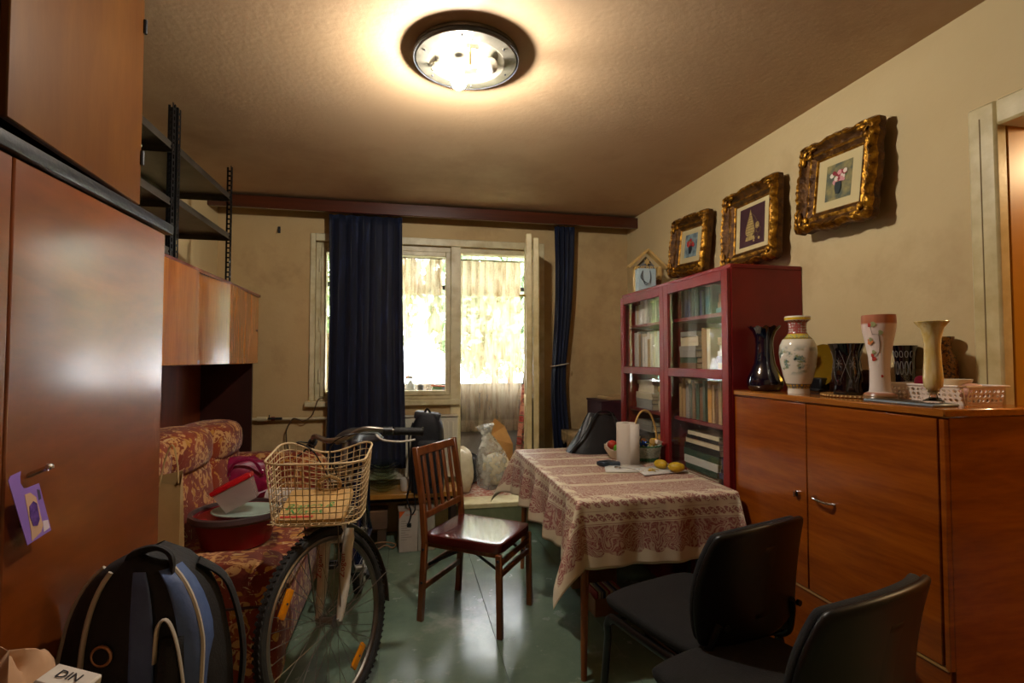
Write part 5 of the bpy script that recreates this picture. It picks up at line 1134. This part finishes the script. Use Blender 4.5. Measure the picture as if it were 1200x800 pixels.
for k in range(5):
    tag(MB().tube(smoothpath([(-.015, 0, .002), (0, .006, .006), (.014, -.002, .002)], 4), .004, 6, flat=.4).build('potato_peel', m_pot, loc=(1.255 + .017 * (k % 3), 2.50 + .016 * (k // 2) - .01 * (k % 2), TT + .0065), rot=(0, 0, k * 1.3)), ('first', 'second', 'third', 'fourth', 'fifth')[k] + ' curl of yellow potato peel from the left on the paper sheet', 'peel', 'potato peelings on the paper sheet')
# under the table: CD crate and boxes
cx = thing('disc_crate', 'small brown box of discs under the table beside the leg', 'box', (1.06, 2.66, 0), 4)
m_card = mat('brown_cardboard', '#8c6236', .8, col2='#7a5228', scale=8)
MB().b2((-.09, -.07, 0), (.09, .07, .006)).b2((-.09, -.07, .006), (.09, -.064, .09)).b2((-.09, .064, .006), (.09, .07, .09)).b2((-.09, -.064, .006), (-.084, .064, .09)).b2((.084, -.064, .006), (.09, .064, .09)).build('box', m_card, cx)
for k in range(11):
    o = MB().b2((-.004, -.06, 0), (.004, .06, .115), .001).build('disc_case', BM[('red', 'cream', 'grey', 'navy blue', 'tan')[k % 5]], None, loc=(1.06 - .07 + .0138 * k, 2.66, .0065), rot=(0, 0, R(4)))
    tag(o, ('leftmost' if k == 0 else ORD[k]) + ' disc case ' + ('' if k == 0 else 'from left ') + 'in the small brown box under the table', 'disc case', 'disc cases under the table')
tag(MB().b2((-.14, -.1, 0), (.14, .1, .24), .004).b2((-.14, -.02, .24), (.14, .02, .2405)).build('cardboard_box', m_card, loc=(1.10, 3.02, 0)), 'plain brown cardboard box in the shade under the table', 'box')

# ================================================================ wooden folding chair
m_chair = wood('chair_wood', '#5a2a0e', '#8a4d20', (9, 9, .9), .32, 3, .3)
m_vinyl = mat('oxblood_vinyl', '#43100c', .22, col2='#5a1812', scale=6, coat=.4)
ch = thing('wooden_chair', 'slatted wooden folding chair with an oxblood vinyl seat', 'chair', (.373, 2.766, 0), -35.4)
SHt = .425
for sy_ in (-1, 1):
    MB().tube([(.228, sy_ * .19, 0), (.222, sy_ * .19, .40)], .001, 4).box((.225, sy_ * .19, .2), (.032, .022, .40), (0, R(-1), 0), .004).build('leg', m_chair, ch)
    mb = MB()
    pts = [(-.225, 0), (-.200, .40), (-.215, .60), (-.262, .885)]
    for (xa, za), (xb, zb) in zip(pts[:-1], pts[1:]):
        a_ = math.atan2(xb - xa, zb - za); mb.box(((xa + xb) / 2, sy_ * .195, (za + zb) / 2), (.034, .024, math.hypot(xb - xa, zb - za) + .006), (0, a_, 0), .004)
    mb.build('leg', m_chair, ch)
    MB().box((.01, sy_ * .172, .395), (.42, .02, .035), None, .003).build('seat_rail', m_chair, ch)
    for x, z in ((-.202, .37), (.224, .375), (-.21, .2)): MB().tube([(x, sy_ * .205, z), (x, sy_ * .211, z)], .007, 10).build('bolt', m_dark, ch)
for z in (.17, .265): MB().box((-.212, 0, z), (.016, .37, .03), None, .003).build('rear_stretcher', m_chair, ch)
for z in (.30, .355): MB().box((.224, 0, z), (.016, .36, .03), None, .003).build('front_stretcher', m_chair, ch)
for sy_ in (-1, 1):
    MB().box((-.10, sy_ * .15, .33), (.24, .004, .014), (0, R(-28), 0)).build('folding_brace', m_dark, ch); MB().box((.12, sy_ * .15, .35), (.20, .004, .014), (0, R(28), 0)).build('folding_brace', m_dark, ch)
def bx_(z): return -.215 - (z - .60) * .047 / .285 if z > .6 else -.20 - (z - .4) * .075
MB().box((bx_(.865), 0, .862), (.02, .37, .045), (0, R(-9), 0), .004).build('top_rail', m_chair, ch)
MB().box((bx_(.535), 0, .535), (.02, .37, .035), (0, R(-5), 0), .004).build('lower_rail', m_chair, ch)
for k in range(5):
    y = -.13 + .065 * k; za, zb = .55, .845
    MB().box(((bx_(za) + bx_(zb)) / 2, y, (za + zb) / 2), (.010, .026, zb - za), (0, R(-8.5), 0), .002).build('slat', m_chair, ch)
MB().blob((.012, 0, SHt), (.45, .40, .05), .2, 36, 12).build('seat', m_vinyl, ch)

# ================================================================ two black office chairs
m_fab = mat('black_seat_fabric', '#0c0b0c', .9, col2='#121112', scale=30, bump=.2, bscale=220)
m_pl = mat('black_shell_plastic', '#080708', .42)
m_tub = mat('black_tube_enamel', '#0b0b0c', .28)
def office(label, x, y, rz):
    t = thing('office_chair', label, 'chair', (x, y, 0), rz, 'black visitor chairs')       # faces +x, origin under the seat centre
    MB().grid(lambda u, v_: ((v_ - .5) * .46, (u - .5) * .48 * (1 - .10 * (2 * v_ - 1) ** 4), .452 + .018 * (1 - (2 * u - 1) ** 4) - .03 * max(0, v_ - .75) ** 2 * 16 * .25), 18, 18).build('seat', m_fab, t, solid=.04, sub=1)
    MB().box((0, 0, .425), (.40, .40, .012), None, .006).build('seat_pan', m_pl, t)
    for s_ in (-1, 1):
        y_ = s_ * .235
        pts = [(.235, y_, 0), (.19, y_, .34)] + [Vector((.15, y_, .37)) + Vector((.045 * math.cos(R(a)), 0, .045 * math.sin(R(a)))) for a in (10, 35, 60, 85)] + [(.05, y_, .41), (-.10, y_, .41)] + [Vector((-.12, y_, .37)) + Vector((.045 * math.cos(R(a)), 0, .045 * math.sin(R(a)))) for a in (100, 130, 160, 175)] + [(-.19, y_, .30), (-.27, y_, 0)]
        MB().tube(pts, .0125, 10, flat=1.3).build('leg_frame', m_tub, t)
        MB().tube(smoothpath([(.02, s_ * .205, .415), (-.14, s_ * .205, .405), (-.21, s_ * .205, .43), (-.235, s_ * .195, .50), (-.25, s_ * .175, .56)], 6), .011, 10, flat=1.4).build('back_support', m_tub, t)
        MB().tube([(.235, y_, 0), (.235, y_, .02)], .017, 10).tube([(-.27, y_, 0), (-.268, y_, .02)], .017, 10).build('foot_cap', m_pl, t)
    MB().tube([(.17, -.235, .395), (.17, .235, .395)], .009, 8).tube([(-.12, -.235, .40), (-.12, .235, .40)], .009, 8).build('cross_bar', m_tub, t)
    def shell(off, k):
        def fn(u, v_):
            w_ = .235 * k; hh = .19 * k; e = 5; a = 2 * u - 1; b = 2 * v_ - 1
            # map the square to a rounded square
            x_ = a * math.sqrt(1 - b * b * .22); z_ = b * math.sqrt(1 - a * a * .22)
            yy = w_ * x_ * (1.04 - .05 * b); zz = hh * z_
            xx = -.275 - off + .05 * (x_ ** 2) - .16 * (zz) + .015 * math.cos(zz * 8)
            return (xx, yy, .665 + zz)
        return fn
    MB().grid(shell(-.008, .97), 18, 16).build('back_pad', m_fab, t, solid=.03, sub=1)
    bs_ = MB().grid(shell(.012, 1.0), 18, 16).build('back_shell', m_pl, t, solid=.022, sub=1)
    MB().grid(shell(.0215, .6), 14, 12).build('shell_panel', m_pl, bs_, solid=.006)
    for s_ in (-1, 1): MB().tube([(-.275, s_ * .17, .56), (-.285, s_ * .17, .56)], .010, 10).build('knob', m_tub, bs_)
    return t
office('black fabric office chair pulled up to the table', 1.01, 1.69, 107)
office('black fabric office chair in the bottom right foreground', .965, 1.235, 106)
# ================================================================ navy curtains
g = G('navy_velvet'); v = g.co('Object'); n_ = g.noise(g.co('Object', (6, 6, .8)), 6, 4, .65)
c = g.ramp(n_, [(.35, '#050919'), (.6, '#0a122c'), (.75, '#1d2c52')])
m_velvet = g.out(g.bsdf(col=c, rough=.7, sheen=.25, sheenr=.35, sheent=(.25, .35, .7, 1)))
n1 = thing('navy_curtain', 'wide navy velvet curtain hanging in front of the window', 'curtain', (-.31, 4.03, .52), 0, 'navy velvet curtains')
drape(-.268, .268, 0, 0, 1.925, 6, .018, m_velvet, n1, 'cloth', pinch=lambda v_: (1.09 - .09 * min(1, v_ * 1.6), -.0 + .012 * (1 - v_)), seed=1, solid=.004)
n2 = thing('navy_curtain', 'narrow navy velvet curtain tied back beside the balcony door', 'curtain', (1.27, 4.03, .25), 0, 'navy velvet curtains')
drape(-.09, .09, 0, 0, 2.195, 4, .018, m_velvet, n2, 'cloth', pinch=lambda v_: ((.62 + .33 * abs(v_ - .48) / .5 if v_ > .48 else .62 + .5 * (.48 - v_)), -.055 * math.exp(-((v_ - .40) / .25) ** 2)), seed=2, solid=.004)
MB().tube([(-.045 + .075 * math.cos(2 * math.pi * i / 20), .045 * math.sin(2 * math.pi * i / 20), 1.055 + .012 * math.cos(2 * math.pi * i / 20)) for i in range(20)], .007, 6, True, flat=.5).build('tieback', mat('pale_tieback', '#b9ad98', .6), n2)

# ================================================================ bench below the window and what is on it
wbn = thing('window_bench', 'long wooden plank bench under the window', 'bench', (-.22, 3.90, 0))
m_plank = wood('honey_plank', '#8a5a22', '#b5802f', (.7, 9, 9), .35, 3, .2)
MB().b2((-.26, -.13, .355), (.62, .015, .39), .004).build('plank', m_plank, wbn); MB().b2((-.26, .019, .355), (.62, .15, .39), .004).build('plank', m_plank, wbn)
m_dkw = mat('dark_wood', '#2b1a0e', .6)
for x in (-.22, .56): MB().b2((x - .02, -.10, 0), (x + .02, .12, .355), .003).build('support', m_dkw, wbn)
MB().b2((-.20, .0, .30), (.54, .02, .35)).build('rail', m_dkw, wbn)
rd = thing('radiator', 'white panel radiator on the wall below the window', 'radiator', (-.1, 4.10, .42))
m_rad = mat('radiator_white', '#c9c2ae', .45)
MB().b2((-.5, -.02, 0), (.5, .04, .48), .008).build('panel', m_rad, rd)
for k in range(24): MB().b2((-.475 + k * .04, -.03, .03), (-.455 + k * .04, -.02, .44), .003).build('fin', m_rad, rd)
MB().b2((-.5, -.035, .48), (.5, .045, .49), .003).build('grille', m_rad, rd)
gstack = glass('green_glass', (.93, .955, .92, 1), 1.5)
gm = MB().lathe([(0, 0), (.05, 0), (.10, .028), (.108, .034), (.104, .036), (.048, .006), (0, .006)], 40, ruffle=lambda a, r, z: (r * (1 + .02 * math.cos(16 * a) * (r > .08)), z)).mesh('glass_bowl', gstack)
for k in range(9):
    tag(ob('glass_bowl', gm, None, (-.165 + .004 * math.sin(k * 2), 3.875, .391 + k * .0225), (0, 0, k * .3)), ('topmost' if k == 8 else 'lowest' if k == 0 else ORD[8 - k]) + ' greenish glass bowl ' + ('' if k in (0, 8) else 'from the top ') + 'of the stack on the window bench', 'bowl', 'stacked glass bowls on the window bench')
mg = thing('mug', 'white mug on the bench beside the glass bowls', 'mug', (-.005, 3.86, .391), 30)
MB().lathe([(0, 0), (.03, 0), (.038, .012), (.04, .09), (.037, .09), (.035, .012), (0, .01)], 28).build('cup', mat('white_glaze', '#cfc8ba', .25), mg)
MB().tube(smoothpath([(.038, 0, .075), (.065, 0, .07), (.066, 0, .035), (.038, 0, .022)], 5), .005, 8).build('handle', mg.children[0].data.materials[0], mg)
# black rucksack
rs = thing('black_rucksack', 'black rucksack with hanging straps on the window bench', 'backpack', (.155, 3.84, .391), -8)
m_ruck = mat('black_nylon', '#0e0f13', .6, col2='#171920', scale=14, bump=.2, bscale=60)
MB().grid(lambda u, v_: sect(u, v_, .25, .20, .56), 36, 20).build('shell', m_ruck, rs)
MB().blob((.01, -.08, .22), (.19, .10, .34), .45, 22, 14).build('front_pocket', m_ruck, rs)
MB().box((.0, -.02, .545), (.19, .10, .06), (0, R(8), 0), .016, 0, 2).build('top_flap', mat('grey_rubber', '#2c2d30', .5), rs)
MB().tube(smoothpath([(-.02, -.05, .57), (.0, -.06, .60), (.02, -.05, .575)], 5), .008, 6).build('grab_loop', m_ruck, rs)
MB().tube(smoothpath([(-.10, -.07, .50), (-.125, -.10, .40), (-.12, -.12, .25), (-.115, -.12, .08), (-.13, -.14, -.02), (-.10, -.145, -.12), (-.12, -.145, -.20)], 6), .020, 8, flat=.3).build('strap', m_ruck, rs)
MB().tube(smoothpath([(-.09, -.10, .20), (-.085, -.125, .05), (-.07, -.145, -.08), (-.09, -.145, -.13)], 6), .014, 8, flat=.3).build('strap', m_ruck, rs)
MB().box((-.12, -.147, -.205), (.045, .012, .03), bev=.003).build('buckle', m_black, rs)
# below the bench
wbx = thing('printed_box', 'white cardboard box with an orange corner under the window bench', 'box', (.055, 3.82, 0), 4)
m_wbox = mat('white_cardboard', '#b9ada0', .7, col2='#a89c90', scale=4)
MB().b2((-.11, -.11, 0), (.02, .06, .285), .002).build('box', m_wbox, wbx); MB().b2((.021, -.11, 0), (.14, .06, .285), .002).build('box', mat('grey_cardboard', '#9a9486', .7), wbx)
MB().b2((-.112, -.112, .287), (.142, .06, .289)).build('lid_flap', mat('lid_cardboard', '#8f877a', .7), wbx)
m_or = mat('orange_print', '#cf5a1e', .6); m_gp = mat('grey_print', '#77706a', .7)
MB().prism([(-.109, .284), (-.068, .284), (-.109, .235)], .0006, Matrix.Translation((0, -.1102, 0)) @ Matrix.Rotation(R(90), 4, 'X')).build('orange_corner', m_or, wbx)
text('OLYMPIA', .017, .0003, m_or, 'lettering', wbx, (-.03, -.1106, .258), (R(90), 0, 0))
for k in range(9): MB().b2((-.095, -.1107, .215 - k * .016), (-.095 + .03 + .055 * ((k * 7) % 5) / 5, -.1101, .218 - k * .016)).build('print_line', m_gp, wbx)
for k in range(4): MB().b2((.045, -.1107, .262 - k * .014), (.075 + .04 * ((k * 3) % 4) / 4, -.1101, .266 - k * .014)).build('print_line', m_gp, wbx)
tag(MB().b2((-.16, -.07, .0), (.12, .09, .13), .003).b2((-.16, -.071, .055), (.12, -.069, .06), 0).build('wooden_crate', mat('dusty_brown_wood', '#6d5138', .8, col2='#5a4230', scale=7), loc=(-.25, 3.90, .13)), 'dusty brown wooden box under the bench behind the bicycle', 'box')
for q in (-.36, -.17): tag(MB().b2((-.03, -.06, 0), (.03, .08, .13), .003).build('support_block', mat('block_wood', '#4c3826', .8), loc=(q, 3.90, 0)), 'dark wooden block propping the dusty box, %s one' % ('left' if q < -.2 else 'right'), 'block')
tag(MB().b2((-.045, -.02, 0), (.045, .02, .05), .003).build('power_strip', mat('tan_plastic', '#a98a66', .5), loc=(-.30, 3.79, 0)), 'tan power strip on the floor below the bench', 'power strip')
tag(MB().tube(smoothpath([(-.255, 3.79, .02), (-.20, 3.77, .012), (-.14, 3.79, .03), (-.09, 3.78, .012), (-.075, 3.86, .01), (-.16, 3.80, .05), (-.25, 3.81, .035)], 8), .005, 6).build('extension_cable', mat('tan_cable', '#9a7048', .6)), 'tan coiled cable beside the white printed box', 'cable')
# wall pipe, valve, cable, hook
m_pipe = mat('painted_pipe', '#c3b48e', .5)
pi_ = thing('heating_pipe', 'thin painted heating pipe along the back wall left of the curtain', 'pipe', (-1.39, 4.13, .905))
MB().tube([(.02, 0, 0), (.80, 0, -.005)], .011, 10).build('pipe', m_pipe, pi_)
MB().tube([(.30, 0, 0), (.37, 0, 0)], .018, 10).build('joint', m_pipe, pi_); MB().tube([(.40, -.0, 0), (.42, 0, 0), (.43, -.0, 0), (.46, 0, 0)], [.016, .016, .010, .010], 10).build('valve_body', mat('red_valve', '#7d2318', .5), pi_)
MB().tube([(.385, 0, .0), (.385, 0, .03)], .004, 6).box((.43, -.02, .005), (.10, .008, .014), bev=.002).build('valve_lever', m_dark, pi_)
tag(MB().tube(smoothpath([(-.62, 4.105, 1.055), (-.66, 4.11, 1.04), (-.70, 4.118, .93), (-.76, 4.112, .885), (-.80, 4.112, .90), (-.84, 4.112, .90), (-.88, 4.115, .82), (-.88, 4.12, .74), (-.865, 4.10, .64), (-.87, 4.0, .40), (-.86, 3.95, .2)], 7), .0045, 6).build('wall_cable', mat('brown_cable', '#4f3a24', .6)), 'brown cable hanging from the window sill past the pipe', 'cable')
tag(MB().tube([(0, 0, 0), (0, -.02, 0)], .006, 8).tube(smoothpath([(0, -.02, .0), (0, -.03, -.01), (.0, -.025, -.03)], 4), .003, 6).box((0, -.003, .0), (.02, .006, .05), bev=.002).build('wall_hook', m_dark, loc=(-.965, 4.168, 2.34)), 'small dark hook on the stained wall left of the curtain', 'hook')

# ================================================================ small cabinet in the far right corner
sc2 = thing('corner_cabinet', 'dark low cabinet in the corner behind the table', 'cabinet', (1.51, 3.70, 0))
m_scw = wood('dark_corner_wood', '#2c1710', '#472418', (1, 1, 8), .4)
MB().b2((-.26, -.24, 0), (.28, .24, .765), .004).build('body', m_scw, sc2); MB().b2((-.265, -.20, .05), (-.26, .22, .74), .002).build('door', m_scw, sc2)
MB().b2((-.28, -.25, .765), (.29, .25, .785), .003).build('top', m_scw, sc2)
dl = tag(MB().grid(lambda u, v_: (-.295 - .004 * math.sin(u * 40), -.25 + .5 * u, .79 - v_ * (.075 + .035 * abs(math.sin(u * 16)))), 60, 4).grid(lambda u, v_: (-.295 + .3 * v_, -.25 + .5 * u, .7895), 4, 4).grid(lambda u, v_: (-.295 + .57 * u, -.26 - .003 * math.sin(u * 50), .79 - v_ * (.075 + .035 * abs(math.sin(u * 16)))), 60, 4).build('lace_runner', mat('beige_lace', '#ab8f62', .85, col2='#8f744a', scale=40), solid=.002, loc=(1.51, 3.70, 0)), 'beige scalloped runner over the corner cabinet', 'runner')
tag(MB().b2((-.24, -.15, 0), (.14, .15, .235), .003).b2((-.245, -.155, .235), (.145, .155, .25), .002).build('plum_box', mat('plum_card', '#301018', .55, col2='#3c1720', scale=5), loc=(1.66, 3.77, .791)), 'dark plum coloured box on the corner cabinet', 'box')
tag(MB().b2((-.12, -.10, 0), (.13, .1, .025), .002).build('flat_book', BM['tan'], loc=(1.60, 3.76, 1.042), rot=(0, 0, R(5))), 'brown-edged book lying on top of the plum box', 'book')
tag(MB().b2((-.11, -.10, 0), (.14, .1, .012), .001).build('magazine', m_pap, loc=(1.60, 3.75, 1.0425), rot=(0, 0, R(-8))), 'pale magazine on top of the plum box stack', 'magazine') if False else None
for k in range(4): tag(MB().b2((-.10, -.08, 0), (.10, .08, .010), .001).build('paper_stack', m_pap, loc=(1.335 + .006 * k, 3.56 + .006 * k, .791 + k * .0104), rot=(0, 0, R(12 * (k % 2) - 6 * k))), ('lowest', 'second lowest', 'second highest', 'topmost')[k] + ' white magazine in the pile on the corner cabinet', 'magazine', 'magazines on the corner cabinet')

# ================================================================ balcony clutter
g = G('clear_polythene'); nz = g.noise(g.co('Object'), 14, 4)
m_poly = g.out(g.n('MixShader', {0: g.math('ADD', .18, g.math('MULTIPLY', g.step(nz, .4, .7), .35)), 1: g.n('BsdfTransparent', {'Color': '#eef0f0'}).outputs[0], 2: g.bsdf(col='#d8d8d4', rough=.2, nrm=g.bump(nz, .6, .02))}).outputs[0])
BF = .178
cb2 = thing('clear_bag', 'clear plastic bag of scraps standing on the balcony rug', 'bag', (.80, 4.64, BF + .02), 0)
MB().lathe([(0, .0), (.12, .0), (.15, .04), (.155, .16), (.135, .28), (.10, .36), (.06, .44), (.04, .47), (.06, .52), (.085, .56), (.05, .55), (0, .50)], 30, ruffle=lambda a, r, z: (r * (1 + .08 * math.sin(5 * a + 9 * z) + .05 * math.sin(9 * a)), z), M=Matrix.Rotation(R(-10), 4, 'Y')).build('plastic_skin', m_poly, cb2)
MB().blob((-.0, 0, .15), (.25, .24, .28), .8, 24, 14, None, .05, 3).build('contents', mat('cream_scraps', '#cfc4ac', .8, col2='#a8987c', scale=14, bump=.5, bscale=20), cb2)
tag(MB().blob((0, 0, .14), (.28, .26, .28), .9, 26, 16, None, .025, 5).build('black_bag', mat('black_polythene', '#15161a', .3, bump=.3, bscale=18), loc=(.575, 4.88, BF)), 'round black rubbish bag on the balcony rug', 'bag')
tag(MB().blob((0, 0, .19), (.26, .26, .40), .8, 26, 16, None, .05, 6).build('white_bag', mat('white_polythene', '#cfc8b8', .45, col2='#b9ae98', scale=8, bump=.4, bscale=14), loc=(.46, 4.56, BF)), 'crumpled white sack behind the door frame on the balcony', 'bag')
br = thing('brown_sack', 'brown paper sack leaning behind the clear bag', 'bag', (.90, 4.94, BF), -12)
MB().add([(-.11, -.07, 0), (.11, -.07, 0), (.11, .07, 0), (-.11, .07, 0), (-.13, -.06, .42), (.12, -.08, .36), (.10, .05, .38), (-.10, .06, .46), (-.06, -.02, .60), (.04, .0, .52)], [(0, 1, 5, 4), (1, 2, 6, 5), (2, 3, 7, 6), (3, 0, 4, 7), (0, 3, 2, 1), (4, 5, 9, 8), (5, 6, 9), (6, 7, 8, 9), (7, 4, 8)]).build('paper', mat('brown_kraft', '#b48548', .75, col2='#9c6f38', scale=6, bump=.4, bscale=12), br, smooth=0)
wl = thing('toy_wheel', 'red and grey plastic toy wheel standing on the balcony rug', 'wheel', (1.0, 4.52, BF), 0)
MB().tube([(-.02, 0, .11), (.02, 0, .11)], .10, 28).build('tyre', mat('grey_rubber2', '#8d8a88', .6), wl)
MB().tube([(-.026, 0, .11), (.026, 0, .11)], .075, 24).build('disc', mat('red_wheel', '#c01c24', .4), wl); wl.rotation_euler = (0, 0, R(62))
for k in range(5): MB().box((-.028, .045 * math.cos(k * 1.257), .11 + .045 * math.sin(k * 1.257)), (.004, .03, .012), (k * 1.257, 0, 0)).build('spoke', mat('dark_red', '#6a0c12', .5), wl)
m_wb = mat('white_enamel_box', '#d5cfc4', .6)
cl = thing('balcony_cupboard', 'white wooden cupboard at the right end of the balcony', 'cupboard', (1.36, 4.72, BF))
MB().b2((-.07, -.14, 0), (.13, .16, .42), .004).b2((-.07, -.14, .60), (.13, .16, .62), .003).b2((-.07, .14, .42), (.13, .16, 1.2), .003).b2((.11, -.14, .42), (.13, .14, 1.2), .003).b2((-.07, -.14, 1.18), (.13, .14, 1.2), .003).build('carcass', m_wb, cl)
tag(MB().lathe([(0, 0), (.06, 0), (.07, .02), (.06, .10), (0, .11)], 20).build('pink_pot', mat('pink_clay', '#b9807a', .7), loc=(1.36, 4.70, BF + .42)), 'pink clay pot on the balcony cupboard', 'pot')
hat = thing('striped_hat', 'striped grey and white hat hanging at the floral curtain', 'hat', (1.20, 4.72, 1.40), 0)
g = G('hat_stripes'); xyz = g.sep(g.co('Object')); m_hat = g.out(g.bsdf(col=g.mix(g.step(g.math('SINE', g.math('MULTIPLY', g.math('ADD', xyz[2], g.math('MULTIPLY', xyz[0], .4)), 320.)), -.1, .1), '#d8d4c8', '#8d8c84'), rough=.8))
MB().lathe([(.002, .14), (.05, .13), (.085, .09), (.10, .04), (.105, .01), (.06, -.005), (0, -.01)], 28, M=Matrix.Rotation(R(-40), 4, 'Y')).build('crown', m_hat, hat)
MB().tube([(.02, .0, .12), (.10, .0, .30)], .003, 6).build('hook_cord', m_dark, hat)
# window board clutter between the windows
sb = MB().b2((-.64, YB + .13, 1.0), (.34, YB + .24, 1.075), .004).build('trim_4', m_creamw); struct(sb, 'outer window board')
SZ2 = 1.075
spr = thing('spray_bottle', 'clear spray bottle with red trigger on the window board', 'spray bottle', (.03, YB + .185, SZ2))
MB().lathe([(0, 0), (.03, 0), (.032, .01), (.032, .06), (.014, .09), (.012, .10), (0, .10)], 20).build('bottle', mat('milky_plastic', '#b9bdb8', .3), spr)
MB().box((-.006, 0, .125), (.05, .022, .022), (0, R(15), 0), .004).build('spray_head', mat('white_plastic2', '#c9c4ba', .4), spr)
MB().box((-.032, 0, .122), (.014, .02, .02), bev=.003).tube(smoothpath([(-.02, 0, .115), (-.028, 0, .09), (-.034, 0, .07)], 4), .005, 6).build('trigger', mat('red_trigger', '#b3202a', .4), spr)
tag(MB().lathe([(0, 0), (.022, 0), (.024, .055), (.02, .06), (0, .06)], 18).build('dark_jar', mat('dark_grey_jar', '#4a4d4c', .5), loc=(.115, YB + .185, SZ2)), 'small dark grey jar on the window board', 'jar')
tr2 = thing('seed_tray', 'green tub with an orange lid on the window board by the mullion', 'tub', (.25, YB + .185, SZ2)); MB().b2((-.04, -.03, 0), (.04, .03, .045), .006).build('tub', mat('green_tub', '#6d8a5a', .5), tr2); MB().box((.01, 0, .052), (.12, .066, .012), (0, R(4), 0), .004).build('lid', mat('orange_lid', '#c4552c', .45), tr2)
cbx = tag(MB().b2((-.16, -.12, 0), (.16, .12, .5), .004).b2((-.162, -.122, .2), (.162, .122, .22), 0).build('orange_crate', mat('orange_brown_board', '#b0713a', .7), loc=(-.95, 4.85, 1.579)), 'orange-brown cupboard box seen through the leftmost pane', 'box') 
tag(MB().b2((-.45, -.2, 0), (.3, .2, .03), .003).b2((-.45, -.2, -1.37), (-.42, .2, 0)).b2((.27, -.2, -1.37), (.3, .2, 0)).b2((-.42, -.2, -.6), (.27, .2, -.57)).build('balcony_shelf', m_white, loc=(-.95, 4.85, 1.548)), 'white shelf unit on the balcony seen through the leftmost pane', 'shelf')
